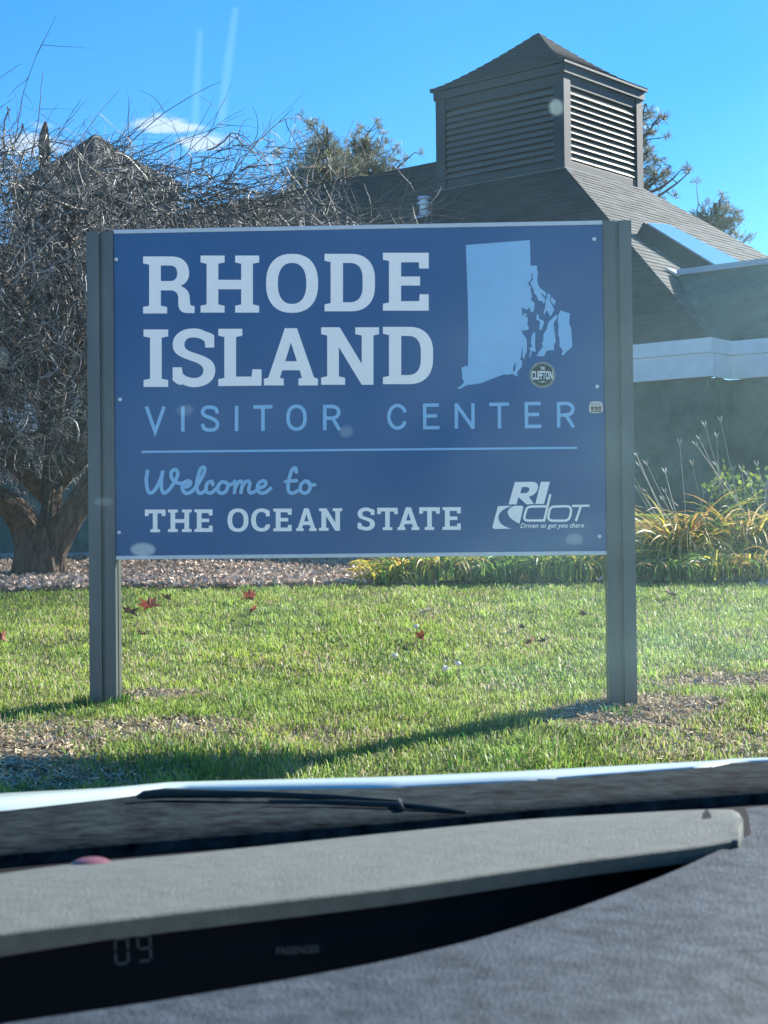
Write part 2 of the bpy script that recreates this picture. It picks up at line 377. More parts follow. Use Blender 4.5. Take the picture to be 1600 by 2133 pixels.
# the sunlit slope towards the side
hipR = on_plane(1341, 393, E, n2); hipF = on_plane(1760, 622, E, n2)
cap0 = on_plane(1412, 580, E, n2)
eaveR = E+v*6
hip_dir = (hipF-hipR); 
low = E+v*9
shingle_face([E, low, hipR+hip_dir*1.6, hipR, Np], v, n2, bld, .11)  # lighter base tone than the shaded slope: sunlight put into the colour
# back slopes close the volume
mb = MB(); bk = v*6+Vector((0,0,-3.6)); mb.prism([Rc, Rp+u*far, Rp+u*far+bk, Rc+bk], (0,0,-.1)); bbuild(mb, 'roof_back_slope', charcoal)
# wall, fascia under the eave (upper board proud of the lower one)
zb = zgf(E.x, E.y)-.1
EU = E+u*far
def fascia_run(a, b, outw, parent=bld):
    d = (b-a)
    mb = MB(); mb.obox(a-outw*.02+UP*0, d, outw*.05, UP*-.185); bbuild(mb, 'fascia_board', fasc, parent, bevel=.004)
    mb = MB(); mb.obox(a-outw*.02-UP*.187, d, outw*.03, UP*-.30); bbuild(mb, 'fascia_board', fasc, parent, bevel=.004)
o1 = -v; o2 = -u
fascia_run(E-u*.045, EU, o1)
Ei = E+v*.57; fascia_run(E+v*.0, Ei+v*.03, o2)
Ew = Ei-u*9; fascia_run(Ei+u*.03, Ew, o1)
mb = MB(); mb.add([E+v*.12, EU+v*.12, EU+v*.12-UP*3.2, E+v*.12-UP*3.2], [(0,1,2,3)])
mb.v = []; mb.f = []; mb.c = []
mb.obox(Vector((E.x, E.y, zb))+v*.06+u*.06, u*far, v*.2, UP*(E.z-zb-.49)); bbuild(mb, 'wall', darkwall)
mb = MB(); mb.obox(Vector((E.x, E.y, zb))+v*.262+u*.06, u*.2, v*.345, UP*(E.z-zb-.49)); bbuild(mb, 'wall', darkwall)
mb = MB(); mb.obox(Vector((Ei.x, Ei.y, zb))+v*.04-u*9.05, u*9.3, v*.2, UP*(E.z-zb-.49)); bbuild(mb, 'wall', darkwall)
# soffits so that the eaves are closed from below
mb = MB(); mb.obox(E-UP*.47+u*.02+v*.0, u*far, v*.3, UP*.02); mb.obox(Ei-UP*.47-u*9, u*9, v*.3, UP*.02); bbuild(mb, 'soffit', fasc)
# pale foundation strip at the wall foot
gp = Vector((E.x, E.y, zgf(E.x, E.y)))
mb = MB(); mb.obox(gp+v*.03+u*.03-UP*.1, u*far, v*.03, UP*.17); bbuild(mb, 'foundation_strip', mat('foundation_concrete', (.25,.27,.3), .9, var=.2))
# flat-topped wing with a dark shingled front and metal cap
n3 = u.cross(cap0-Ei).normalized(); n3 = n3 if n3.dot(EYE-Ei) > 0 else -n3
def P3(px, py): return on_plane(px, py, Ei, n3)
cR = cap0-u*7; low_l = on_plane(1486, 706, E, n2)
wing = [cap0, on_plane(1440, 632, E, n2), low_l, Ei+UP*.002, Ei-u*9, cR]
mb = MB(); mb.prism([p+n3*.03 for p in wing], -n3*.25); bbuild(mb, 'wing_front', darkwall)
mb = MB(); mb.obox(cap0+n3*.05, -u*7, -v*-.4-n3*.0, UP*.085); bbuild(mb, 'metal_cap', mat('pale_metal_cap', (.36,.44,.5), .5, var=.08), bevel=.006)
mb = MB(); mb.prism([on_plane(1383,563,E,n2)+n2*.02, on_plane(1437,577,E,n2)+n2*.02, on_plane(1412,580,E,n2)+n2*.02], n2*.03); bbuild(mb, 'flashing', flash)
mb = MB(); mb.prism([cap0-n3*.1+UP*.02, cR-n3*.1+UP*.02, cR+v*7+UP*.02, cap0+v*3+UP*.02], (0,0,-.05)); bbuild(mb, 'wing_flat_roof', charcoal)
# skylights
def skylight(q, h=.30):
    P = [on_plane(x, y, E, n2) for x, y in q]; up_ = n2*h
    mb = MB(); mb.prism([p for p in P], up_); f = bbuild(mb, 'skylight', charcoal)
    c = sum(P, Vector())/4; I = [c+(p-c)*.95+up_ for p in P]
    mb = MB(); mb.prism(I, n2*.015)
    bbuild(mb, 'pane', mat('blue_skylight_glass', (.30,.48,.62), .12, spec=1.0, coat=1), f)
skylight([(1325,490),(1372,492),(1620,620),(1555,632)], .22)
skylight([(1596,556),(1650,548),(1900,680),(1850,700)], .25)
# roof vent pipe on the dark slope
vp = on_plane(884, 447, E, n1); mb = MB()
mb.tube([vp-UP*.05, vp+UP*.16], [.085,.08], 16); mb.tube([vp+UP*.16, vp+UP*.165, vp+UP*.2, vp+UP*.21], [.08,.12,.12,.08], 16); mb.tube([vp+UP*.21, vp+UP*.25, vp+UP*.255, vp+UP*.30], [.075,.075,.115,.10], 16)
ventm = mat('galvanised_vent', (.5,.55,.6), .45, metal=.3, var=.15); bbuild(mb, 'vent_pipe', ventm, smooth=False)
mb = MB(); es = u; et = n1.cross(u); et = et if et.z > 0 else -et; mb.prism([vp+es*.15+et*.02+n1*.02, vp-es*.15+et*.02+n1*.02, vp-es*.15-et*.12+n1*.02, vp+es*.15-et*.12+n1*.02], n1*.008); bbuild(mb, 'vent_flashing', ventm)
# louvred cupola
def cupola(N0, su, sv, hw, zap, ns=11, simple=False, roofcol=.05):
    """N0 near bottom corner; walls along u and v"""
    body = MB(); inset = .09
    body.obox(N0+u*inset+v*inset-UP*.9, u*(su-2*inset), v*(sv-2*inset), UP*(hw+.9)); cu = bbuild(body, 'cupola', charcoal)
    # corner posts
    for a, b in ((0,0),(su-.2,0),(0,sv-.2),(su-.2,sv-.2)):
        mb = MB(); mb.obox(N0+u*a+v*b-UP*(.03 if (a, b) == (0, 0) else .45), u*.2, v*.2, UP*(hw+(.03 if (a, b) == (0, 0) else .45))); bbuild(mb, 'corner_post', charcoal, cu, bevel=.006)
    for (o, d, w, nn) in ((N0, u, su, v), (N0, v, sv, u)):
        mb = MB(); mb.obox(o+d*.203+nn*.02+UP*(hw-.2), d*(w-.406), nn*.07, UP*.2); bbuild(mb, 'head_rail', charcoal, cu, bevel=.006)
        mb = MB(); mb.obox(o+d*.203+nn*.02, d*(w-.406), nn*.07, UP*.14); bbuild(mb, 'sill_rail', charcoal, cu, bevel=.006)
        # lapped shallow second board over the head
        mb = MB(); mb.obox(o-d*.02-nn*.03+UP*(hw-.02), d*(w+.04), nn*.05, UP*.15); bbuild(mb, 'frieze_board', charcoal, cu, bevel=.004)
        n_ = ns; z0 = .17; z1 = hw-.22; st = (z1-z0)/n_
        for k in range(n_):
            zc = z0+st*(k+.5); mb = MB()
            mb.obox(o+d*.205+nn*.012+UP*(zc-st*.48), d*(w-.41), nn*.045+UP*(st*.66), UP*.012+nn*.006)
            bbuild(mb, 'louvre_slat', slatm, cu)
    # base flashing
    mb = MB(); mb.obox(N0-v*.03-u*.03-UP*.05, v*(sv+.06), u*.05, UP*.05); mb.obox(N0-v*.03+u*.03-UP*.05, u*su, v*.05, UP*.045); bbuild(mb, 'base_flashing', mat('dull_lead', (.16,.17,.17), .4, metal=.3, var=.2), cu)
    # bell-cast pyramid roof
    ov = .07; c = N0+u*su/2+v*sv/2; z0 = N0.z+hw+.13; C4 = [(-ov,-ov),(su+ov,-ov),(su+ov,sv+ov),(-ov,sv+ov)]
    mb = MB()
    mb.obox(Vector((N0.x,N0.y,z0))-u*ov-v*ov-UP*.001, u*(su+2*ov), v*(sv+2*ov), UP*.045); bbuild(mb, 'eave_board', charcoal, cu, bevel=.005)
    mb = MB(); lv = []
    K = 14
    for j in range(K+1):
        k = j/K; s_ = 1-k; zz = z0+.045+(zap-z0-.045)*(k**1.22*.93+.07*k)
        lv.append([Vector((c.x, c.y, 0))+u*((a-su/2)*s_)+v*((b-sv/2)*s_)+UP*zz for a, b in C4])
    rf = None
    for j in range(K):
        mb = MB(); g = roofcol*rnd.uniform(.9, 1.1)
        lo_, hi_ = lv[j], lv[j+1]; lo2 = [p+UP*.012 + (p-Vector((c.x,c.y,p.z))).normalized()*.008 for p in lo_]
        vs = lo_+lo2+hi_; fs = []
        for i in range(4):
            i2 = (i+1) % 4; fs += [(i2, i, i+4, i2+4), (i2+4, i+4, i+8, i2+8)] 
        mb.add(vs, [f[::-1] for f in fs], (g*.96,g,g*.98))
        ob = bbuild(mb, 'cupola_roof' if rf is None else 'shingle_course', shingle, cu)
        if rf is None: rf = ob
    return cu
hw = (348-146)/F*27
apex = at_y(1125, 68, cc.y)
cupola(Np, sl_, sr_, hw, apex.z)
A2 = at_y(198, 279, 36.5); N2 = Vector((A2.x, A2.y, Np.z+.0))-u*sl_/2-v*sr_/2; N2.z = at_y(380, 372, N2.y+1).z-hw-.1
cupola(N2, sl_, sr_, hw, A2.z, ns=9)

# ------------------------------------------------------------ the sign
sgn = empty('visitor_center_sign', 'large blue welcome sign with white lettering on two dark grey posts in the lawn', 'sign', (0, 8.37, 0))
SA = at_y(237, 484, 8.42); SB = at_y(1257, 462, 8.31)
sx = Vector((SB.x-SA.x, SB.y-SA.y, 0)).normalized(); sn = Vector((sx.y, -sx.x, 0))      # sn points to the viewer
SL = Vector(sgn.location)
def sb(mb, name, m, parent=sgn, **k):
    mb.v = [tuple(Vector(p)-SL) for p in mb.v]; return mb.build(name, m, parent, **k)
P0 = Vector((SA.x, SA.y, 0))
def sp_(px, py, off=0.0):
    q = on_plane(px, py, P0+sn*off, sn); return q
def uvz(px, py): q = sp_(px, py); return ((q-P0).dot(sx), q.z)
x1 = (uvz(1257,462)[0]+uvz(1262,1150)[0])/2; x0 = (uvz(237,484)[0]+uvz(241,1163)[0])/2
zt = (uvz(237,476)[1]+uvz(1257,462)[1])/2; zb_ = (uvz(241,1165)[1]+uvz(1262,1157)[1])/2
blue = bpy.data.materials.new('blue_sign_vinyl'); blue.use_nodes = True; n_ = blue.node_tree; b_ = n_.nodes['Principled BSDF']
nz_ = n_.nodes.new('ShaderNodeTexNoise'); nz_.inputs['Scale'].default_value = 1.6; nz_.inputs['Detail'].default_value = 7
mx_ = n_.nodes.new('ShaderNodeMix'); mx_.data_type = 'RGBA'; mx_.inputs[6].default_value = (.006,.066,.20,1); mx_.inputs[7].default_value = (.020,.112,.275,1)
t_ = n_.nodes.new('ShaderNodeTexCoord'); n_.links.new(t_.outputs['Object'], nz_.inputs['Vector']); n_.links.new(nz_.outputs[0], mx_.inputs[0]); n_.links.new(mx_.outputs[2], b_.inputs['Base Color'])
b_.inputs['Roughness'].default_value = .4; b_.inputs['Specular IOR Level'].default_value = .3
white = mat('white_sign_vinyl', (.88,.87,.82), .4, var=.03, vscale=30)
lblue = mat('light_blue_sign_vinyl', (.22,.47,.70), .4, var=.05, vscale=12)
alu = mat('pale_aluminium_rail', (.48,.53,.56), .4, metal=.2, var=.08)
def sbox(mb, a0, a1, z0, z1, f0, f1):    # along sign, height, f towards the viewer
    mb.obox(P0+sx*a0+UP*z0+sn*f0, sx*(a1-a0), sn*(f1-f0), UP*(z1-z0))
mb = MB(); sbox(mb, x0, x1, zb_+.02, zt-.02, -.045, 0); sb(mb, 'panel', blue)
mb = MB(); sbox(mb, x0, x1, zt-.02, zt, -.05, .004); sb(mb, 'top_rail', alu, bevel=.002)
mb = MB(); sbox(mb, x0, x1, zb_, zb_+.02, -.05, .004); sb(mb, 'bottom_rail', alu, bevel=.002)
postm = mat('dark_grey_post_paint', (.062,.078,.084), .38, var=.28, vscale=5, bump=.08, bscale=70, stretch=(1,1,.25))
def post(a0, a1, z1, inner):
    w = a1-a0; D = .145; g = .02; f0 = .012; ga = w*(.47 if inner > 0 else .42); 
    # outline in (along, towards viewer) with a groove in the front face and a channel in each side
    c = f0-D/2
    O = [(0,f0),(ga,f0),(ga,f0-.02),(ga+g,f0-.02),(ga+g,f0),(w,f0),(w,f0-.052),(w-.018,f0-.052),(w-.018,f0-.078),(w,f0-.078),(w,f0-D),(0,f0-D),(0,f0-.078),(.018,f0-.078),(.018,f0-.052),(0,f0-.052)]
    mb = MB(); n = len(O); bot = [P0+sx*(a0+a)+sn*f+UP*-.25 for a, f in O]; top = [p+UP*(z1+.25) for p in bot]
    tri = tessellate_polygon([[Vector((a,f,0)) for a, f in O]])
    mb.add(bot+top, [(i, (i+1) % n, (i+1) % n+n, i+n)[::-1] for i in range(n)]+[tuple(i+n for i in t) for t in tri])
    o = sb(mb, 'post', postm); bpy.context.view_layer.update()
    mm = bmesh.new(); mm.from_mesh(o.data); bmesh.ops.recalc_face_normals(mm, faces=mm.faces); mm.to_mesh(o.data); mm.free()
    return o
xl = uvz(181,483)[0]; xr = (uvz(1315,460)[0]+uvz(1327,1470)[0])/2
post(xl, x0-.001, uvz(200,483)[1], 1); post(x1+.001, xr, uvz(1290,460)[1], -1)
boltm = mat('galvanised_bolt', (.75,.78,.8), .3, metal=.4)
for (bx, by) in [(242,540),(250,832),(248,1109),(1238,498),(1244,805),(1249,1117)]:
    p = sp_(bx, by); mb = MB(); mb.tube([p, p+sn*.003, p+sn*.006, p+sn*.008], [.010,.010,.006,.003], 12)
    sb(mb, 'bolt', boltm)
# lettering: flat print with a hair of thickness
PR = .0015
def flat(polys, name, m, parent=sgn, off=PR, th=.001):
    """polys: list of (outer, [holes]) in photo-measured sign coordinates"""
    mb = MB()
    for outer, holes in polys:
        loops = [[Vector((x, y, 0)) for x, y in outer]]+[[Vector((x, y, 0)) for x, y in h] for h in holes]
        pts = [p for l in loops for p in l]; tri = tessellate_polygon(loops)
        W3 = [sp_(p.x, p.y)+sn*off for p in pts]
        fs = []
        for t in tri:
            a, b, c = [W3[i] for i in t]; fs.append(tuple(t) if (b-a).cross(c-a).dot(sn) > 0 else tuple(t)[::-1])
        n0 = 0; back = [w-sn*th for w in W3]; n = len(W3)
        for l in loops:
            k = len(l); fs += [(n0+i, n0+(i+1) % k, n+n0+(i+1) % k, n+n0+i) for i in range(k)]; n0 += k
        mb.add(W3+back, fs)
    return sb(mb, name, m, parent)
def bez(p0, c1, c2, p1, n=9):
    return [tuple((1-t)**3*a+3*(1-t)**2*t*b+3*(1-t)*t*t*c+t**3*d for a, b, c, d in zip(p0, c1, c2, p1)) for t in [i/n for i in range(1, n+1)]]
def path(*seg):
    out_ = []
    for s_ in seg:
        if len(s_) == 2: out_.append(s_)
        else: out_ += bez(out_[-1], *s_)
    return out_
def sup(cx, cy, rx, ry, e=2.35, n=40):
    o_ = []
    for i in range(n):
        t = 2*math.pi*i/n; c, s_ = math.cos(t), math.sin(t)
        o_.append((cx+rx*math.copysign(abs(c)**(2/e), c), cy+ry*math.copysign(abs(s_)**(2/e), s_)))
    return o_
GL = {
 'I': (114,266,[(0,0),(114,0),(114,32),(84,38),(84,228),(114,234),(114,266),(0,266),(0,234),(30,228),(30,38),(0,32)],[]),
 'H': (271,266,[(0,0),(111,0),(111,32),(82,38),(82,113),(188,113),(188,38),(160,32),(160,0),(271,0),(271,32),(242,38),(242,228),(271,234),(271,266),(160,266),(160,234),(188,228),(188,157),(82,157),(82,228),(111,234),(111,266),(0,266),(0,234),(28,228),(28,38),(0,32)],[]),
 'R': (238,264,path((0,0),(130,0),((185,0),(213,32),(213,78)),((213,105),(200,124),(174,136)),((205,150),(216,168),(216,195)),(217,215),((218,226),(222,229),(238,229)),(238,262),(205,262),((175,262),(163,245),(163,216)),(163,195),((163,170),(150,157),(125,157)),(82,157),(82,228),(111,234),(111,264),(0,264),(0,234),(28,228),(28,38),(0,32)),
      [path((82,42),(125,42),((148,42),(158,56),(158,78)),((158,100),(148,114),(125,114)),(82,114))]),
 'O': (241,273,sup(120.5,136.5,120.5,136.5),[sup(120.5,137,66,95)]),
 'D': (233,266,path((0,0),(125,0),((192,0),(233,45),(233,112)),(233,152),((233,222),(192,266),(125,266)),(0,266),(0,234),(28,228),(28,38),(0,32)),[path((85,42),(118,42),((156,42),(176,68),(176,112)),(176,152),((176,198),(156,224),(118,224)),(85,224))]),
 'E': (212,268,[(0,0),(212,0),(212,73),(168,73),(166,44),(84,44),(84,110),(172,110),(172,152),(84,152),(84,224),(168,224),(170,192),(212,192),(212,268),(0,268),(0,236),(28,230),(28,38),(0,32)],[]),
 'S': (199,272,path((194,89),(153,89),(150,62),((138,48),(118,42),(98,42)),((72,42),(56,54),(56,76)),((56,100),(80,106),(110,116)),((165,134),(199,150),(199,194)),((199,240),(160,272),(102,272)),((80,272),(62,266),(46,258)),((38,266),(20,258),(2,240)),(2,180),(44,180),(48,208),((60,222),(80,230),(102,230)),((128,230),(144,216),(144,194)),((144,170),(120,160),(88,150)),((35,132),(2,118),(2,76)),((2,30),(42,0),(98,0)),((118,0),(138,5),(152,14)),((170,18),(182,24),(194,32))),[]),
 'L': (200,266,[(0,0),(111,0),(111,32),(82,38),(82,222),(154,222),(158,188),(200,188),(200,264),(0,266),(0,234),(28,228),(28,38),(0,32)],[]),
 'A': (250,265,[(97,0),(153,0),(232,228),(250,234),(250,265),(160,265),(160,234),(176,230),(166,195),(85,195),(74,230),(92,234),(92,265),(0,265),(0,234),(20,230)],[[(99,153),(153,153),(125,66)]]),
 'N': (268,267,[(0,0),(86,0),(188,170),(188,38),(158,32),(158,0),(268,0),(268,32),(242,38),(242,267),(188,267),(82,92),(82,228),(111,234),(111,267),(0,267),(0,234),(28,228),(28,38),(0,32)],[]),
 'T': (240,266,[(0,0),(240,0),(240,76),(198,76),(194,44),(147,44),(147,228),(176,234),(176,266),(64,266),(64,234),(93,228),(93,44),(46,44),(42,76),(0,76)],[]),
 'C': (225,272,path((216,94),(173,94),(169,64),((156,49),(140,42),(120,42)),((78,42),(56,80),(56,136)),((56,192),(78,230),(122,230)),((148,230),(160,222),(172,190)),(218,184),(218,222),((200,256),(168,272),(122,272)),((45,272),(0,215),(0,136)),((0,57),(45,0),(120,0)),((150,0),(180,10),(216,30))),[]),
}
def glyph(ch, X0, X1, Yt, Yb, sc, ox, oy):
    w, h, o_, hs = GL[ch]
    f = lambda p: (ox+(X0+(X1-X0)*p[0]/w)/sc, oy+(Yt+(Yb-Yt)*p[1]/h)/sc)
    return ([f(p) for p in o_], [[f(p) for p in hh] for hh in hs])
big = [('R',174,412,76,340),('H',440,711,72,336),('O',743,984,64,337),('D',1014,1247,64,330),('E',1284,1496,59,327),
       ('I',176,290,414,680),('S',309,508,409,681),('L',522,722,411,676),('A',733,983,408,673),('N',998,1266,404,670),('D',1284,1516,402,667)]
for c, a, b, t, d in big: flat([glyph(c, a, b, t, d, 2.2222, 220, 500)], 'letter', white)
l1 = [('T',53,244,95,305),('H',268,486,95,303),('E',512,680,93,302),('O',818,1012,85,302),('C',1036,1216,84,299),('E',1242,1412,86,296)]
l2 = [('A',-108,92,135,358),('N',116,344,135,356),('S',492,664,127,354),('T',686,888,130,350),('A',884,1100,125,349),('T',1098,1300,125,348),('E',1326,1506,124,347)]
for L_, sc_, ox_, oy_ in ((l1, 4.444, 290, 1040), (l2, 4.706, 640, 1030)):
    for c, a, b, t, d in L_: flat([glyph(c, a, b, t, d, sc_, ox_, oy_)], 'letter', white)
def catm(P, k=6):
    P = [Vector((x, y, 0)) for x, y in P]; Q = [P[0]+(P[0]-P[1])]+P+[P[-1]+(P[-1]-P[-2])]; o_ = []
    for i in range(1, len(Q)-2):
        for j in range(k):
            t = j/k; a, b, c, d = Q[i-1], Q[i], Q[i+1], Q[i+2]
            o_.append(.5*((2*b)+(c-a)*t+(2*a-5*b+4*c-d)*t*t+(3*b-a-3*c+d)*t**3))
    return [(p.x, p.y) for p in o_]+[(P[-1].x, P[-1].y)]
def ribbons(strokes, name, m, sc, ox, oy, w, parent=sgn, base=PR, smooth=False, closed=()):
    mb = MB(); z = base
    for si, st in enumerate(strokes):
        P = catm(st) if smooth or len(st) > 4 else st
        cl = si in closed
        P = [(ox+x/sc, oy+y/sc) for x, y in P]; n = len(P); wr = w/sc/2; Lf, Rt = [], []; rise = (.0012 if smooth else .0)/max(n-1, 1)
        for i in range(n):
            a = P[(i-1) % n] if cl else P[max(i-1, 0)]; b = P[(i+1) % n] if cl else P[min(i+1, n-1)]; 
            if cl and i == 0: a = P[-2]
            if cl and i == n-1: b = P[1]
            if 0 < i < n-1 and not (smooth or len(st) > 4):
                d1 = Vector((P[i][0]-a[0], P[i][1]-a[1])).normalized(); d2 = Vector((b[0]-P[i][0], b[1]-P[i][1])).normalized(); t = (d1+d2).normalized(); k = 1/max(.35, t.dot(d1))
            else: t = Vector((b[0]-a[0], b[1]-a[1])).normalized(); k = 1
            nn_ = Vector((-t.y, t.x))*wr*k; zz = z+rise*i
            Lf.append(sp_(P[i][0]+nn_.x, P[i][1]+nn_.y)+sn*zz); Rt.append(sp_(P[i][0]-nn_.x, P[i][1]-nn_.y)+sn*zz)
        vs = Lf+Rt; fs = [(i, i+1, n+i+1, n+i) for i in range(n-1)]
        if smooth:   # round ends
            for e_, s_ in ((0, -1), (n-1, 1)):
                c = P[e_]; k0 = len(vs); vs.append(sp_(*c)+sn*(z+rise*e_-.0001))
                for j in range(12): vs.append(sp_(c[0]+math.cos(j*math.pi/6)*wr, c[1]+math.sin(j*math.pi/6)*wr)+sn*(z+rise*e_-.0001))
                fs += [(k0, k0+1+j, k0+1+(j+1) % 12) for j in range(12)]
        fx = []
        for f_ in fs:
            a, b, c = [vs[i] for i in f_[:3]]; fx.append(f_ if (b-a).cross(c-a).dot(sn) > 0 else f_[::-1])
        mb.add(vs, fx); z += .0004+(.0012 if smooth else 0)
    return sb(mb, name, m, parent)
O1 = sup(1192,182,64,86,2.3,28); O1 += [O1[0]]
Ssn = [(593,150),(580,115),(540,102),(500,108),(480,137),(497,165),(540,183),(580,205),(594,235),(580,266),(540,275),(495,266),(479,230)]
vis = [[(55,97),(122,290),(190,97)],[(331,97),(331,287)],Ssn,[(738,92),(738,284)],[(865,101),(1010,99)],[(938,104),(938,282)],O1,
       [(1406,277),(1406,86)],[(1406,98),(1470,98),(1500,112),(1512,140),(1500,170),(1470,184),(1406,186)],[(1465,184),(1519,277)]]
for a, b in ((0,1),(1,2),(2,3),(3,4),(4,6),(6,7),(7,10)): ribbons(vis[a:b], 'letter', lblue, 3.636, 290, 820, 27)
cen = [[(233,142),(215,107),(175,89),(135,107),(112,150),(112,200),(135,243),(175,261),(215,243),(233,208)],
       [(380,75),(382,269)],[(370,88),(489,86)],[(370,170),(475,168)],[(370,258),(493,257)],[(621,265),(620,73)],[(617,76),(750,264)],[(746,72),(747,265)],
       [(870,82),(1020,79)],[(946,80),(948,263)],[(1150,66),(1152,260)],[(1140,76),(1259,74)],[(1140,159),(1248,157)],[(1140,249),(1264,247)],
       [(1396,258),(1394,63)],[(1394,75),(1455,74),(1490,88),(1504,115),(1490,148),(1455,160),(1395,163)],[(1450,160),(1509,256)]]
for a, b in ((0,1),(1,5),(5,8),(8,10),(10,14),(14,17)): ribbons(cen[a:b], 'letter', lblue, 3.636, 780, 820, 26)
flat([([(295,939),(1202,930.5),(1202,935),(295,943.5)],[])], 'divider_line', lblue)
scr = [[(110,125),(100,200),(112,285),(140,308),(180,270),(220,190),(238,122),(226,200),(228,275),(250,308),(290,280),(335,215),(362,155),(352,118),(320,120),(305,160),(330,208),(385,228),(430,222),(462,228)],
       [(405,262),(450,250),(470,222),(448,206),(412,225),(400,270),(425,308),(470,300),(520,250),(562,180),(588,120),(578,92),(552,110),(532,170),(520,245),(532,300),(560,308),(595,285)],
       [(655,238),(648,212),(615,222),(598,260),(608,302),(645,305),(685,270)],
       [(770,222),(730,216),(700,250),(700,295),(735,310),(770,285),(780,240),(760,215),(790,240),(825,228)],
       [(838,210),(842,250),(836,305)],[(840,270),(870,218),(895,212),(902,240),(890,304)],[(895,270),(925,220),(952,210),(965,230),(955,285),(975,308),(1015,290)],
       [(1030,268),(1080,255),(1100,225),(1078,206),(1042,225),(1028,268),(1050,306),(1095,303),(1140,268)],
       [(1352,135),(1345,100),(1318,115),(1295,180),(1283,250),(1293,300),(1328,308),(1368,288)],[(1262,214),(1310,208),(1355,206)],
       [(1425,208),(1390,240),(1388,290),(1425,310),(1460,285),(1466,235),(1440,207),(1465,240),(1506,240)]]
ribbons(scr, 'script_lettering', lblue, 4.0, 280, 950, 30, smooth=True)
def bx(P, ox, oy, sc): return [(ox+x/sc, oy+y/sc) for x, y in P]
LG = (1000, 980, 5.517)
Rlogo = path((400,133),(590,130),((650,130),(675,160),(664,205)),((655,255),(615,290),(560,300)),(620,385),(535,390),(440,305),(420,390),(328,390))
flat([(bx(Rlogo,*LG),[bx([(482,190),(545,190),(568,205),(562,238),(530,260),(462,262)],*LG)]),
      (bx([(700,130),(803,130),(735,385),(635,385)],*LG),[]),
      (bx(path((205,410),(370,405),((250,440),(200,500),(213,560)),((220,610),(280,650),(360,668)),(165,672),(143,655),(150,620)),*LG),[]),
      (bx(path((400,405),(485,405),(498,420),(455,610),((400,590),(320,540),(318,480)),((325,440),(350,420),(400,405))),*LG),[])], 'agency_logo', white)
oo = [(850,415),(1000,412),(1036,430),(1045,462),(1030,538),(1000,570),(960,576),(830,576),(794,560),(785,530),(800,455),(820,425),(850,415)]
ribbons([[(808,272),(735,585)],[(760,412),(600,415),(548,428),(530,460),(510,530),(515,560),(548,574),(736,574)],oo,[(1058,408),(1258,404)],[(1158,414),(1100,582)]], 'agency_logo_lettering', white, 5.517, 1000, 980, 27, base=PR+.0006, closed=(2,))
def text(body, pxa, pya, width_px, height_px, m, parent, off, name, shear=0, slope=0, bold=0):
    cu = bpy.data.curves.new(name, 'FONT'); cu.body = body; cu.size = 1; cu.shear = shear; cu.offset = bold; cu.resolution_u = 3
    o = bpy.data.objects.new(name, cu); S.collection.objects.link(o); bpy.context.view_layer.update()
    me = bpy.data.meshes.new_from_object(o.evaluated_get(bpy.context.evaluated_depsgraph_get())); bpy.data.objects.remove(o)
    co = np.array([v_.co[:] for v_ in me.vertices]); mn = co.min(0); mxx = co.max(0)
    for v_ in me.vertices:
        a = (v_.co.x-mn[0])/(mxx[0]-mn[0]); b = (v_.co.y-mn[1])/(mxx[1]-mn[1])
        v_.co = parent_to(a*width_px+pxa, pya-b*height_px+slope*a, off)
    me.name = name; return link(name, me, m, parent)
def parent_to(px, py, off): return sp_(px, py)+sn*off-SL
text('Driven to get you there', 1084, 1103, 133, 13, white, sgn, PR, 'slogan_lettering', shear=.3, slope=-1, bold=.012)
# state map
MAIN = [(970.4,510.4),(1103.8,500.2),(1105,553.6),(1118.4,553.1),(1119,562.7),(1120.7,567.1),(1119,582),(1120,590),(1122.5,596),(1127.5,602),(1134.7,607),(1137.5,610),(1136.5,618.7),(1130,612.5),(1127,608),(1128,614),(1135.2,622),(1135.6,626.6),(1132.1,633.6),(1130.4,627.5),(1122.5,626.6),(1119,620),(1117.2,614.4),(1113.7,612.6),(1111.1,601.2),(1108,596),(1105,591.6),(1107.5,586),(1110.2,580.2),(1108.9,568.9),(1106.7,568.9),(1107.6,578.5),(1103.2,587.2),(1099.3,588.1),(1101.5,594.2),(1106.7,598.6),(1105,603),(1106.8,610),(1108,618.7),(1105.9,624),(1113.7,631.8),(1113.3,640.6),(1110.2,651.1),(1105,648.5),(1104.1,639.7),(1099.7,644.1),(1097.1,645),(1085.7,640.6),(1088.4,650.2),(1086.2,659.9),(1089,656.5),(1093.6,652.9),(1098.9,655.5),(1091.9,659),(1098.9,660.7),(1099.7,669.5),(1097.5,673),(1099.5,675),(1098.3,678.2),(1101.9,681.7),(1100.6,687),(1092,688),(1085.7,688.7),(1091,697.5),(1096.2,704.5),(1097.5,711),(1097.8,722),(1096.9,733.8),(1094.5,738),(1091.9,748.1),(1088.7,743.7),(1089,730),(1087.5,721),(1087,731),(1085.6,742.5),(1083,750),(1087.5,750),(1086.9,763.7),(1077.5,775),(1078,784.4),(1067.5,778.7),(1058,780.5),(1048.7,780),(1025,789),(1002.5,798),(987.5,800.6),(973.7,801.9),(957.5,810.6),(951.9,807.5),(958.7,805),(966.9,796),(962.5,787.5),(963,777),(961.2,766),(968.7,762.5),(975,761.9),(976,700),(974.5,620)]
LAKE = [(1073.5,755),(1074.5,762),(1073,772),(1068.5,775),(1069.5,764)]
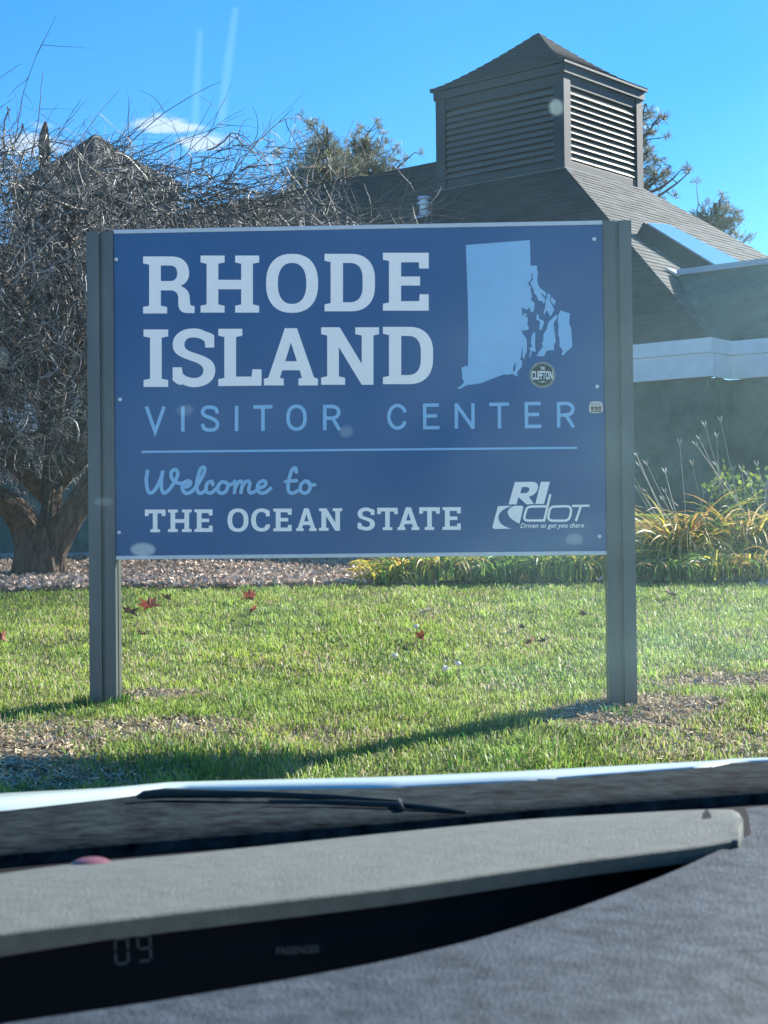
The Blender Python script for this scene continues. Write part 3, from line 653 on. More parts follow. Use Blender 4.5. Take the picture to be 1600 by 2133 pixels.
ISL = [[(1139.5,610.4),(1147,614.4),(1145.2,623),(1146,627.5),(1154.9,645),(1151,652),(1146.1,659.9),(1143,652),(1139.1,645.9),(1133.4,656.4),(1132.5,649.4),(1136,641.5),(1136.5,629.2),(1138.2,621.4),(1140.9,619.6)],
 [(1148.7,617.9),(1158.4,628.4),(1154,635.8),(1147,625.7)],
 [(1119.9,652.9),(1123.4,660.7),(1122.5,664.2),(1132.1,667.7),(1133,673.9),(1127.7,687.9),(1122.9,685.2),(1125.6,670.4),(1117.2,665.1),(1118.1,656.4)],
 [(1111.6,691.8),(1115.5,693.1),(1114.6,713.2),(1114.4,720),(1116.2,732.5),(1111.2,732.5),(1108.7,730),(1105,743),(1102.5,743),(1105.6,731),(1102.5,725),(1108.7,722.5),(1105.6,713.7),(1108,698.7)],
 [(1160.1,654.6),(1160.1,662.5),(1153.1,673),(1154.9,688.7),(1157.9,711.5),(1154,718),(1154,730),(1148,729),(1137.8,731.3),(1133.8,742),(1117.7,742),(1123,732.6),(1131.1,721.9),(1128.4,713.8),(1131.3,712.4),(1132.5,695.7),(1138.2,687),(1142.6,671.2),(1151.4,662.5)],
 [(1168,646.3),(1177,650),(1187.2,652.9),(1185.5,673),(1189.9,684.4),(1191.6,710.6),(1192.4,719.2),(1190.2,724.6),(1179.5,732.6),(1174.1,740.1),(1170.1,739.3),(1172.8,729.9),(1166,721.9),(1165.4,706.2),(1162.7,695.7),(1164,678.2),(1161.9,669.5),(1162.7,656.4)]]
flat([(MAIN,[LAKE])]+[(i_,[]) for i_ in ISL], 'state_map', lblue)
# stickers
st = flat([(sup(1129.9,780.8,27.2,27.2,2,40),[])], 'sticker', mat('sticker_ring', (.22,.26,.22), .5, var=.3, vscale=60), off=.0022)
tag(st, 'round dark green bar sticker below the map')
black = mat('sticker_black', (.018,.035,.03), .5)
flat([(sup(1129.9,780.8,22.8,22.8,2,40),[])], 'sticker_disc', black, st, off=.0027, th=.0004); 
for o_ in list(st.children): o_.location = (0,0,0)
sw = mat('sticker_white', (.7,.76,.76), .5)
def stx(body, a, b, w, h, m): 
    o_ = text(body, a, b, w, h, m, st, .0031, 'sticker_lettering', bold=.03); return o_
stx('THE', 1125.4, 770.6, 9.5, 7, sw); stx('CLIFFTON', 1107.5, 791.2, 44, 18.6, sw)
flat([([(1120.5,795.3),(1139,795),(1139,795.8),(1120.5,796.1)],[]),([(1128.5,797),(1131,793),(1132.5,794),(1130,798.2)],[])], 'sticker_print', sw, st, off=.0031, th=.0003)
s2 = flat([(path((1230,838),((1235,835.5),(1248,835.5),(1253,838)),(1255,842),(1256,856),((1254,862),(1229,862),(1227,857)),(1227.5,845)),[])], 'sticker', mat('sticker_cream', (.62,.62,.52), .5), off=.0022)
tag(s2, 'small cream shield sticker beside the post')
flat([([(1231,839.5),(1251,839.5),(1252,843.5),(1230,844)],[])], 'sticker_print', mat('sticker_grey', (.32,.38,.38), .5), s2, off=.0027, th=.0003)
brn = mat('sticker_brown', (.13,.10,.07), .5)
flat([([(1230,847),(1234,845.5),(1237,848),(1241,845),(1245,848),(1249,845.5),(1253,847),(1252,855),(1231,855)],[[(1237.5,850),(1239.5,849.5),(1239,853.5),(1237,853.5)],[(1246,850),(1247.5,850),(1247.5,853),(1246,853)]]),([(1230,856),(1253,856),(1252,858.5),(1231,858.5)],[])], 'sticker_print', brn, s2, off=.0027, th=.0003)

# ------------------------------------------------------------ weeping tree
TB = at_y(80, 1188, 16.5); TB.z = zgf(TB.x, TB.y)
tree = empty('weeping_tree', 'gnarled bare weeping tree with a dense tangle of grey twigs beside the sign', 'tree', TB)
bark = mat('furrowed_bark', (.05,.036,.026), .95, col2=(.20,.145,.105), vscale=22, bump=1.0, bscale=30, stretch=(1,1,.22))
def rough_tube(mb, pts, rads, sides=44, seed=0, amp=.2):
    pts = [Vector(p) for p in pts]; P = []; R = []
    for i in range(len(pts)-1):
        for j in range(5):
            P.append(pts[i].lerp(pts[i+1], j/5)); R.append(rads[i]+(rads[i+1]-rads[i])*j/5)
    P.append(pts[-1]); R.append(rads[-1])
    for _ in range(3):
        P = [P[0]]+[(P[i-1]+P[i]*2+P[i+1])/4 for i in range(1, len(P)-1)]+[P[-1]]
        R = [R[0]]+[(R[i-1]+R[i]*2+R[i+1])/4 for i in range(1, len(R)-1)]+[R[-1]]
    n0 = len(mb.v); mb.tube(P, R, sides)
    for i in range(len(P)):
        for k in range(sides):
            g = 2*math.pi*k/sides; idx = n0+i*sides+k; q = Vector(mb.v[idx]); d = q-P[i]
            f = 1+amp*(math.sin(g*5+seed+i*.10)*.5+math.sin(g*9-i*.17+seed*2)*.35+math.sin(g*17+i*.23+seed)*.30+float(noise2(g*3, i*.4, seed))*.9-.45)
            mb.v[idx] = tuple(P[i]+d*f)
mb = MB()
def T(x, y, d=16.5): return at_y(x, y, d)-TB
b0 = Vector((0,0,-.12))
rough_tube(mb, [b0, T(82,1165), T(86,1135), T(84,1100)], [.30,.24,.21,.12], seed=1)
rough_tube(mb, [Vector((.12,-.05,-.1)), T(104,1155), T(132,1100), T(172,1040), T(225,970,16.7), T(320,820,16.9), T(400,640,17)], [.16,.14,.13,.12,.11,.09,.05], seed=2)
rough_tube(mb, [T(72,1150), T(58,1095), T(20,1050,16.2), T(-60,1015,16), T(-160,900,15.8), T(-240,700,15.6)], [.16,.14,.11,.10,.09,.05], seed=3)
rough_tube(mb, [T(100,1110), T(112,1010,16.9), T(135,900,17.2), T(120,700,17.4), T(100,480,17.4), T(93,300,17.3)], [.11,.08,.08,.07,.06,.05], seed=4)
limb_pts = []
for _ in range(26):      # scaffold limbs
    a = rnd.uniform(0, 2*math.pi); R_ = rnd.uniform(1.6, 3.2); z1 = rnd.uniform(2.9, 4.1)
    p0 = T(95, rnd.choice([1040, 900, 750, 640]), 17); e_ = Vector((math.cos(a)*R_, math.sin(a)*R_*.9, z1-.7)); m1 = p0.lerp(e_, .5)+Vector((rnd.uniform(-.3,.3), rnd.uniform(-.3,.3), rnd.uniform(.2,.7)))
    e2 = e_+Vector((math.cos(a)*.6, math.sin(a)*.6, -rnd.uniform(.5, 1.3)))
    pts = [p0, p0.lerp(m1,.5)+Vector((rnd.uniform(-.15,.15),0,0)), m1, m1.lerp(e_,.6)+Vector((0,0,.15)), e_, e2]
    rough_tube(mb, pts, [.07,.06,.05,.04,.028,.012], sides=8, seed=int(a*10), amp=.1); limb_pts += pts[2:]
# broken stub standing proud of the crown
rough_tube(mb, [T(93,330,17.3), T(91,290,17.3), T(95,254,17.3)], [.06,.05,.012], sides=9, seed=8, amp=.5)
mb.build('trunk', bark, tree, smooth=False)
def crown_top(r):  # height above the base of the outer surface at radius r
    return 4.27-.62*sstep(.6, 1.9, r)-.2*sstep(1.9, 3.2, r)-2.2*sstep(3.3, 4.2, r)
def twigs(n, seglen, nseg, rad, starts, dirs, kink, grav, colr):
    P = np.zeros((n, nseg+1, 3)); P[:,0] = starts; d = dirs/np.linalg.norm(dirs, axis=1)[:,None]
    for i in range(nseg):
        d = d+rng.normal(0, kink, (n,3)); d[:,2] -= grav*(i+1)/nseg; d /= np.linalg.norm(d, axis=1)[:,None]
        P[:,i+1] = P[:,i]+d*seglen[:,None]*rng.uniform(.6, 1.4, (n,1))
    R = rad[:,None]*np.linspace(1, .35, nseg+1)[None]
    t = np.gradient(P, axis=1); t /= np.linalg.norm(t, axis=2)[...,None]+1e-9
    ref = rng.normal(0,1,(n,1,3)); a = np.cross(t, np.broadcast_to(ref, t.shape)); a /= np.linalg.norm(a, axis=2)[...,None]+1e-9; b = np.cross(t, a)
    ring = [P+(a*math.cos(g)+b*math.sin(g))*R[...,None] for g in (0, 2.094, 4.189)]
    V = np.stack(ring, 2).reshape(-1, 3)    # n,(nseg+1),3sides
    base = (np.arange(n)*(nseg+1)*3)[:,None,None]+(np.arange(nseg)*3)[None,:,None]
    Q = []
    for k in range(3):
        k2 = (k+1) % 3; Q.append(np.concatenate([base+k, base+k2, base+3+k2, base+3+k], 2).reshape(-1, 4))
    return V, np.concatenate(Q), np.repeat(colr, (nseg+1)*3, 0), P
def barkcol(n): 
    g = .03+.42*rng.uniform(0, 1, n)**2.8; return np.stack([g, g*.97, g*.90], 1)
VV, QQ, CC, off = [], [], [], 0
def addt(r):
    global off
    VV.append(r[0]); QQ.append(r[1]+off); CC.append(r[2]); off += len(r[0]); return r[3]
n = 30000
a = rng.uniform(0, 2*np.pi, n); r = 3.7*np.sqrt(rng.uniform(0.02, 1, n)); x = r*np.cos(a); y = r*np.sin(a); kp = (x < 1.6) | (rng.uniform(0,1,n) < .55); a, r, x, y = a[kp], r[kp], x[kp], y[kp]; n = len(x)
ht = crown_top(r)-.12*sstep(1.8, 3, x); low_ = np.where(r > 2.0, 1.0, 1.2); zz = low_+(ht-low_)*rng.uniform(0, 1, n)**.9
d = np.stack([np.cos(a)*.6, np.sin(a)*.6, rng.uniform(-.6, .6, n)], 1)+rng.normal(0, .6, (n,3))
addt(twigs(n, rng.uniform(.04, .10, n), 6, rng.choice([.003,.0045,.007,.011], n, p=[.5,.3,.14,.06]), np.stack([x,y,zz],1), d, .55, .35, barkcol(n)))
n = 700   # longer arching branches in the mass
a = rng.uniform(0, 2*np.pi, n); r = 3.2*np.sqrt(rng.uniform(0, 1, n)); x = r*np.cos(a); y = r*np.sin(a); zz = 1.6+(crown_top(r)-1.9)*rng.uniform(.2, 1, n)
d = np.stack([np.cos(a), np.sin(a), rng.uniform(-.1, .8, n)], 1)+rng.normal(0, .4, (n,3))
addt(twigs(n, rng.uniform(.08, .17, n), 8, rng.uniform(.007, .016, n), np.stack([x,y,zz],1), d, .28, .40, barkcol(n)))
n = 420   # long whips standing over the crown
a = rng.uniform(0, 2*np.pi, n); r = 3.5*np.sqrt(rng.uniform(0, 1, n)); x = r*np.cos(a); y = r*np.sin(a); zz = crown_top(r)-.25
d = np.stack([np.cos(a)*.9+.35, np.sin(a)*.5, rng.uniform(-.1, .42, n)], 1)+rng.normal(0, .2, (n,3))
P = addt(twigs(n, rng.uniform(.08, .16, n), 9, rng.uniform(.004, .008, n), np.stack([x,y,zz],1), d, .065, .05, barkcol(n)*.45))
m_ = P[:, 2:8].reshape(-1, 3); n = len(m_)   # side twigs on the whips
d = rng.normal(0, .6, (n,3))+np.array([.5, 0, .35])
addt(twigs(n, rng.uniform(.04, .11, n), 5, rng.uniform(.0022, .004, n), m_, d, .12, .05, barkcol(n)*.5))
n = 60    # sprays reaching out above the sign
s_ = np.stack([rng.uniform(1.6, 2.45, n), rng.uniform(-2.6, .5, n), rng.uniform(3.0, 3.75, n)], 1)
P = addt(twigs(n, rng.uniform(.06, .12, n), 9, rng.uniform(.005, .010, n), s_, np.stack([np.ones(n), rng.normal(0,.4,n), rng.uniform(-.1,.35,n)],1), .22, .28, barkcol(n)*1.1))
m_ = P[:, 1:9].reshape(-1, 3); n = len(m_); addt(twigs(n, rng.uniform(.04, .09, n), 5, rng.uniform(.003, .005, n), m_, rng.normal(0,.6,(n,3))+np.array([.6,0,0]), .3, .15, barkcol(n)))
twm = mat('twig_bark', (.3,.27,.24), .55, attr=True, spec=.5)
np_mesh('crown', np.concatenate(VV), np.concatenate(QQ), np.concatenate(CC), twm, tree)
# ------------------------------------------------------------ pines beyond the building
needle = mat('pine_needle', (.05,.08,.04), .6, attr=True, trans=.25)
def pine(base, h, boughs, label, seed, dens=1.0):
    R = random.Random(seed); t = empty('pine_tree', label, 'tree', base, 'pines beyond the roof')
    mb = MB(); mb.tube([(0,0,0),(.05,0,h*.5),(0,0,h*.97)], [h*.022, h*.014, .03], 8); tufts = []
    for (px_, py_, dd, r0) in boughs:        # bough tips measured from the tree
        tip = at_y(px_, py_, base.y+dd)-base; st_ = Vector((0, 0, max(.5, tip.z-.25*math.hypot(tip.x, tip.y)-.2)))
        pts = [st_.lerp(tip, k/6)+Vector((R.uniform(-.08,.08), R.uniform(-.08,.08), -.25*math.sin(k/6*math.pi)*tip.length*.12)) for k in range(7)]; pts[0] = st_
        mb.tube(pts, [.07,.06,.05,.045,.035,.025,.012], 5)
        for k in range(2, 7):
            for _ in range(max(1, int(r0*3.2*dens))):
                o_ = Vector((R.gauss(0,1), R.gauss(0,1), R.gauss(0,.8)))*r0*.42; q = pts[k]+o_
                mb.tube([pts[k], pts[k].lerp(q, .6)+Vector((0,0,-.03)), q], [.02,.012,.006], 3); tufts.append(q)
    mb.build('trunk', mat('pine_bark', (.12,.09,.07), .9, var=.3), t)
    P = np.array([tuple(q) for q in tufts]); k = 30; n = len(P)*k; c = np.repeat(P, k, 0); d = rng.normal(0,1,(n,3)); d[:,2] += .6; d /= np.linalg.norm(d,axis=1)[:,None]
    c = c+rng.normal(0, .05, (n,3)); Ln = rng.uniform(.09, .2, n)[:,None]; w = np.cross(d, rng.normal(0,1,(n,3))); w /= np.linalg.norm(w,axis=1)[:,None]; w *= .012
    V = np.stack([c-w, c+w, c+d*Ln+w*.2, c+d*Ln-w*.2], 1).reshape(-1,3); q = (np.arange(n)*4)[:,None]+np.arange(4)
    tone = rng.uniform(0,1,(n,1)); col = np.array([[.17,.19,.13]])*(.6+.9*tone)+np.array([[.12,.085,.04]])*(rng.uniform(0,1,(n,1)) > .6)
    np_mesh('foliage', V, q, np.repeat(col, 4, 0), needle, t)
g0 = .6
def pb(px, d): p = at_y(px, 1100, d); p.z = g0; return p
pine(pb(690, 46), 12, [(650,262,0,.7),(640,300,1,.8),(625,340,0,.9),(660,300,-1,.8),(690,290,0,.6),(715,310,1,.7),(700,345,0,1.0),(660,345,-1,1.0),(725,350,-1,.8),(640,375,0,1),(690,330,0,.9),(650,320,0,.8),(670,370,0,1),(720,375,0,1),(675,285,0,.5),(610,375,0,.8)], 'ragged pine tree farther along the roof ridge, nearest the bare tree', 5, 1.5)
pine(pb(765, 48), 11.5, [(765,275,0,.7),(745,300,0,.8),(775,300,1,.7),(735,330,0,.9),(790,325,0,.9),(765,330,-1,1.0),(800,345,0,.8),(750,360,0,1),(835,335,0,.5),(860,318,0,.3),(730,285,0,.3),(780,360,0,1),(820,350,0,.7)], 'smaller ragged pine tree showing above the ridge beside the cupola', 6, 1.4)
pine(pb(1300, 44), 11.3, [(1350,215,0,.45),(1378,240,0,.35),(1360,262,0,.5),(1345,290,0,.5),(1352,310,0,.5),(1395,345,0,.45),(1440,360,0,.3),(1418,352,0,.4),(1365,372,0,.45),(1345,345,0,.5),(1348,240,0,.4),(1380,345,0,.4),(1342,265,0,.5)], 'pine tree half hidden behind the louvred cupola with one long bough', 8, 1.5)
pine(pb(1500, 50), 10.0, [(1505,405,0,.4),(1450,425,0,.6),(1480,430,0,.7),(1520,420,0,.6),(1530,440,0,.5),(1500,450,0,.7),(1470,450,0,.6),(1535,470,0,.5),(1495,475,0,.6),(1555,490,0,.3),(1440,440,0,.4),(1515,480,0,.6)], 'rounded sparse pine tree top behind the sunlit roof slope', 9, 1.3)

# ------------------------------------------------------------ daylilies and bed plants
leafm = mat('strap_leaf', (.15,.25,.05), .5, attr=True, trans=.4, spec=.3)
def ribbon_leaves(n, r0, Lmin, Lmax, wid, palette, pw, droop=1.3):
    V, Fq, C = [], [], []; k = 8
    for i in range(n):
        a = rnd.uniform(0, 2*math.pi); d = Vector((math.cos(a), math.sin(a), 0)); side = Vector((-d.y, d.x, 0)); p = d*rnd.uniform(0, r0)+side*rnd.uniform(-.4,.4)*r0
        Ln = rnd.uniform(Lmin, Lmax); el = rnd.uniform(.9, 1.5); w0 = wid*rnd.uniform(.7, 1.3); col = np.array(palette[rnd.choices(range(len(palette)), pw)[0]])*rnd.uniform(.6, 1.3); tw = rnd.uniform(-.5,.5); b = len(V)
        dr = droop*rnd.uniform(.6, 1.5)
        for j in range(k+1):
            t = j/k; w = w0*(1-t**2.2)*.5+.0008; sd = (side*math.cos(tw*t*3)+Vector((0,0,1))*math.sin(tw*t*3))
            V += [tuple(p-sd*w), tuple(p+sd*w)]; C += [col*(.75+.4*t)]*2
            ang = el-dr*2.0*t**1.3; p = p+(d*math.cos(ang)+Vector((0,0,1))*math.sin(ang))*Ln/k
            if p.z < .01: p.z = .01+.01*rnd.random()
        Fq += [(b+2*j, b+2*j+1, b+2*j+3, b+2*j+2) for j in range(k)]
    return V, Fq, C
GRN, YEL, TAN, ORG, DKG = (.20,.36,.06), (.75,.66,.10), (.60,.46,.24), (.70,.42,.12), (.06,.12,.035)
def daylily(px_, d, label, n=120, L0=.35, L1=.62, pw=(5,3,1,.5,2), stalks=0, st_h=.6):
    n = int(n*1.5); d -= .12
    L0 *= 1.12 if px_ > 1380 else 1; L1 *= 1.15 if px_ > 1380 else 1
    b = at_y(px_, 1200, d); b.z = zgf(b.x, b.y)+.02
    t = empty('daylily_clump', label, 'plant', b, 'daylily clumps along the bed edge')
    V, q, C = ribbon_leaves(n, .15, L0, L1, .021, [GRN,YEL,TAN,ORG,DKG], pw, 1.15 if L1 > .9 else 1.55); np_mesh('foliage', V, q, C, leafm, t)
    mb = MB()
    for i in range(stalks):
        a = rnd.gauss(-.25, .75); h = st_h*rnd.uniform(.6, 1.15); ln = Vector((math.sin(a)*.55-.12, rnd.uniform(-.2,.2), 1)).normalized(); s0 = Vector((rnd.uniform(-.15,.15), rnd.uniform(-.1,.1), .05))
        pts = [s0, s0+ln*h*.5+Vector((rnd.uniform(-.03,.03),0,0)), s0+ln*h]; cc_ = (.42,.40,.34) if rnd.random() < .6 else (.30,.27,.2)
        mb.tube(pts, [.005,.004,.003], 4, cc_)
        e_ = pts[-1]
        for s_ in (-1, 1): mb.tube([e_, e_+ln*.03+Vector((s_*.012,0,0)), e_+ln*.06+Vector((s_*.018,0,.0))], [.003,.008,.002], 4, cc_)
    if stalks: mb.build('dry_stalks', mat('dry_stalk', (.4,.38,.3), .7, attr=True), t)
daylily(800, 14.35, 'small thin daylily clump ending the row under the sign', 60, .22, .42, (4,5,2,.5,1))
daylily(850, 14.6, 'low spreading daylily clump second in the row under the sign', 110)
daylily(915, 14.5, 'daylily clump with two orange bent leaves under the sign middle', 130, pw=(4,4,1,2,2))
daylily(985, 14.7, 'fresh green daylily clump before the gap under the sign', 140, pw=(7,2,.5,0,2))
daylily(1045, 14.4, 'daylily clump with pale curling leaves beside the dark gap', 100, .3, .55, pw=(6,1,1,0,3))
daylily(1140, 14.6, 'dense dark green daylily clump left of the sign post foot', 170, .4, .68, (6,2,.5,.3,4))
daylily(1205, 14.5, 'yellow tipped daylily clump against the sign post', 160, .4, .66, (5,4,.5,.5,3))
daylily(1290, 14.8, 'daylily clump hidden by the sign post', 120, .4, .6)
daylily(1365, 14.9, 'tan and green daylily clump just past the sign post', 130, .4, .68, (4,2,4,1,3), 3, .5)
daylily(1425, 15.1, 'tall yellowing daylily clump with many pale dry stalks', 240, .65, 1.0, (3,7,3,4,1), 9, 1.1)
daylily(1480, 15.4, 'tall daylily clump with dry seed stalks before the wall', 220, .6, .95, (5,6,3,2,1), 7, 1.2)
daylily(1555, 15.1, 'tall orange and tan daylily clump at the bed end', 230, .6, .95, (2,7,4,5,1), 6, 1.2)
daylily(1620, 15.2, 'straw coloured daylily clump cut by the picture edge', 220, .5, .9, (2,3,5,3,1), 7, 1.2)
daylily(1440, 14.5, 'short golden daylily clump at the lawn edge', 120, .3, .5, (1,6,3,4,1))
daylily(1500, 14.3, 'short yellow and green daylily clump at the lawn edge', 110, .28, .48, (4,5,1,2,2))
daylily(1570, 14.4, 'short bright yellow daylily clump at the lawn edge', 140, .3, .55, (2,7,2,2,1))
daylily(1400, 14.3, 'low green daylily clump in the haze by the post', 90, .28, .45, (5,1,1,0,5))
def shrub(px_, py_, d, label, n, r, h, cols, sz=.05, bare_=0):
    b = at_y(px_, 1200, d); b.z = zgf(b.x, b.y)+.02
    t = empty('leafy_shrub', label, 'shrub', b); mb = MB(); pts = []
    for i in range(26):
        a = rnd.uniform(0, 6.28); e_ = Vector((math.cos(a)*r*rnd.uniform(.2,1), math.sin(a)*r*.7*rnd.uniform(.2,1), h*rnd.uniform(.45,1.05))); m1 = Vector((e_.x*.35, e_.y*.35, e_.z*.6))
        mb.tube([(0,0,0), m1, e_], [.007,.005,.002], 4)
        for k in range(n//26): 
            s_ = rnd.uniform(.35, 1); q = m1.lerp(e_, s_)+Vector((rnd.gauss(0,.03), rnd.gauss(0,.03), rnd.gauss(0,.03))); pts.append(q)
    mb.build('stems', mat('shrub_stem', (.16,.11,.07), .8), t)
    P = np.array([tuple(q) for q in pts]); n = len(P); dd = rng.normal(0,1,(n,3)); dd /= np.linalg.norm(dd,axis=1)[:,None]; w = np.cross(dd, rng.normal(0,1,(n,3))); w /= np.linalg.norm(w,axis=1)[:,None]
    s_ = rng.uniform(.6,1.2,(n,1))*sz; V = np.stack([P, P+dd*s_*.5+w*s_*.32, P+dd*s_, P+dd*s_*.5-w*s_*.32], 1).reshape(-1,3)
    col = np.array([cols[i] for i in rng.integers(0, len(cols), n)])*rng.uniform(.6,1.3,(n,1)); np_mesh('foliage', V, (np.arange(n)*4)[:,None]+np.arange(4), np.repeat(col,4,0), leafm, t)
shrub(1465, 1150, 15.0, 'bushy shrub of small oval green leaves among the daylilies', 500, .36, .5, [(.16,.30,.06),(.12,.2,.05),(.3,.42,.08)], .05)
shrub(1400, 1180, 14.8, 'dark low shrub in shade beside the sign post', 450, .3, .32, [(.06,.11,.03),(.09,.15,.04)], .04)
shrub(1545, 1100, 15.5, 'upright shrub with bright yellow green leaf sprays by the wall', 500, .35, 1.0, [(.25,.36,.06),(.34,.4,.07),(.15,.26,.05)], .07)
shrub(1540, 1150, 14.8, 'low yellow green shrub in front of the upright one', 420, .36, .42, [(.2,.26,.05),(.4,.36,.07),(.09,.16,.04)], .045)

# ------------------------------------------------------------ fallen leaves and seed heads on the lawn
def lobed_leaf(s, curl):
    n = 14; V = [(0,0,0)]
    for i in range(n):
        a = 2*math.pi*i/n; r = s*(1 if i % 2 == 0 else .5)*(1.15 if i == 0 else 1); V.append((math.cos(a)*r, math.sin(a)*r*.8, curl*r*abs(math.sin(a*1.5))+.004))
    return V, [(0, 1+i, 1+(i+1) % n) for i in range(n)]
redl = mat('red_brown_leaf', (.28,.07,.045), .7, var=.3, trans=.3); brl = mat('brown_leaf', (.10,.065,.045), .8, var=.3, trans=.15); pll = mat('pale_leaf', (.5,.42,.36), .7, var=.2, trans=.3)
for (px_, py_, m_, s_, lab) in [(312,1278,redl,.075,'curled red leaf lying right of the near post, largest of the red ones'),(345,1262,brl,.04,'small dark leaf on the lawn behind the red leaf'),(272,1294,brl,.06,'brown leaf on the lawn beside the near post'),
    (522,1258,redl,.06,'upright red leaf in the upper lawn below the sign'),(530,1288,redl,.045,'small pinkish leaf just in front of the upright red leaf'),(294,1340,brl,.045,'faded brown leaf halfway down the lawn near the post'),
    (888,1292,pll,.055,'pale beige curled leaf under the sign middle'),(880,1348,redl,.055,'dark red forked leaf in mid lawn'),(1082,1325,brl,.04,'small upright brown leaf in mid lawn towards the far post'),
    (1108,1356,redl,.045,'small red leaf near the far post'),(1136,1354,brl,.04,'dark oval leaf next to the small red leaf'),(4,1348,redl,.06,'red leaf cut by the picture edge on the lawn'),
    (1395,1253,brl,.06,'withered brown leaf at the back of the lawn past the far post'),(748,1203,redl,.11,'reddish dead leaf cluster at the mulch edge'),(1215,1297,brl,.03,'tiny brown leaf against the far post')]:
    p = ground_hit(px_, py_); V, f_ = lobed_leaf(s_, rnd.uniform(.4, .9)); me = bpy.data.meshes.new('fallen_leaf'); V = [(a*1.25, b*1.25, c*1.25) for a, b, c in V]; me.from_pydata(V, [], f_)
    o_ = link('fallen_leaf', me, m_); o_.location = (p.x, p.y, zgf(p.x, p.y)+.055); o_.rotation_euler = (rnd.uniform(-1.2,-.3), rnd.uniform(-.5,.5), rnd.uniform(0,6.28)); tag(o_, lab, 'leaf', 'fallen leaves on the lawn')
clo = mat('pale_seed_head', (.75,.72,.66), .8, trans=.3); stem_m = mat('green_stem', (.14,.22,.06), .6)
for (px_, py_, lab) in [(868,1325,'large white seed head in the middle of the lawn'),(928,1418,'white seed head low on the lawn, bigger of the two'),(954,1408,'white seed head standing just behind its twin'),(823,1390,'tiny white seed head on a thin stem')]:
    p = ground_hit(px_, py_+12); t = empty('seed_head', lab, 'flower', (p.x, p.y, zgf(p.x, p.y)), 'white seed heads in the lawn')
    mb = MB(); mb.tube([(0,0,0),(.005,0,.05),(0,0,.09)], .002, 5); mb.build('stem', stem_m, t)
    bm = bmesh.new(); bmesh.ops.create_icosphere(bm, subdivisions=2, radius=.018)
    for v_ in bm.verts: v_.co *= rnd.uniform(.75, 1.25); v_.co.z = v_.co.z*.8+.098
    me = bpy.data.meshes.new('head'); bm.to_mesh(me); bm.free(); link('head', me, clo, t)

# ------------------------------------------------------------ the car we look out of
car = empty('parked_car', 'silver car seen from inside, its grey dashboard, wiper and bonnet below the windscreen', 'car', (0, .9, -.42))
CL = Vector(car.location)
def cb(mb, name, m, parent=car, **k):
    mb.v = [tuple(Vector(p)-CL) for p in mb.v]; return mb.build(name, m, parent, **k)
padm = mat('grey_dash_vinyl', (.010,.020,.030), .75, col2=(.066,.090,.112), vscale=48, bump=.4, bscale=420, spec=.25, detail=10)
lidm = mat('pale_dash_lid', (.112,.130,.118), .85, var=.16, vscale=60, bump=.35, bscale=520)
blk = mat('black_trim', (.006,.008,.010), .8, spec=.15)
cowlm = mat('mottled_black_cowl', (.001,.002,.004), .95, col2=(.026,.042,.046), vscale=34, bump=.2, bscale=90, spec=.05, detail=8)  # mottle puts windscreen dust and reflections into the cowl colour
silver = mat('silver_white_paint', (.60,.72,.68), .4, spec=.5, coat=.6, var=.03, vscale=4)
def interp(C, x):
    for (a, b), (c, d) in zip(C[:-1], C[1:]):
        if a <= x <= c: return b+(d-b)*(x-a)/(c-a)
    return C[0][1] if x < C[0][0] else C[-1][1]
def smooth_curve(C, xs_):
    ys_ = [interp(C, x) for x in xs_]
    for _ in range(2): ys_ = [ys_[0]]+[(ys_[i-1]+2*ys_[i]+ys_[i+1])/4 for i in range(1, len(ys_)-1)]+[ys_[-1]]
    return ys_
Ct = [(-300,1862),(0,1820),(140,1800),(200,1796),(400,1778),(800,1736),(1100,1706),(1400,1689),(1500,1684),(1530,1687)]      # lid far edge
Cb = [(-300,1985),(0,1942),(400,1895),(800,1850),(1200,1793),(1400,1769),(1500,1756),(1540,1745)]                              # lid near edge
Cp = [(-300,2200),(0,2133),(300,2090),(600,2040),(800,2003),(1000,1955),(1200,1893),(1400,1818),(1500,1770),(1560,1738)]       # recess front edge
def hB(x): return .228+.016*max(0, min(1, x/1500))
def hT(x): return .236+.006*max(0, min(1, x/1500))
N_ = 46; X_ = [-300+(1525+300)*i/(N_-1) for i in range(N_)]
yt_ = smooth_curve(Ct, X_); yb_ = smooth_curve(Cb, X_)
top_f = [at_h(x, y, hT(x)) for x, y in zip(X_, yt_)]; top_n = [at_h(x, y, hB(x)) for x, y in zip(X_, yb_)]
endc = [at_h(1540, 1694, .243), at_h(1548, 1712, .243), at_h(1547, 1732, .244), at_h(1538, 1750, .244)]
# lid: crowned sheet with a rolled front lip and a thickness
K = 8; mb = MB(); vs = []; 
cols_ = list(zip(top_f, top_n))
cols_ += [(endc[0], endc[3]), (endc[1], endc[2])]
for (f_, n__) in cols_:
    for j in range(K+1):
        t = j/K; p = f_.lerp(n__, t)+UP*(.006*math.sin(math.pi*t)); vs.append(p)
    vs.append(n__-UP*.0015+(n__-f_).normalized()*.0015); vs.append(n__-UP*.013-(n__-f_).normalized()*.003); vs.append(n__-UP*.014-(n__-f_).normalized()*.03)
    vs.append(f_-UP*.05)
R_ = K+5; nC = len(cols_)
fs = [(i*R_+j, (i+1)*R_+j, (i+1)*R_+(j+1), i*R_+(j+1))[::-1] for i in range(nC-1) for j in range(R_-2)]+[(i*R_, (i+1)*R_, (i+1)*R_+R_-1, i*R_+R_-1) for i in range(nC-1)]
fs += [tuple((nC-1)*R_+j for j in range(R_))]
mb.add(vs, fs); lid = cb(mb, 'instrument_hood', lidm, smooth=True)
lid.modifiers.new('e', 'EDGE_SPLIT').split_angle = math.radians(32)
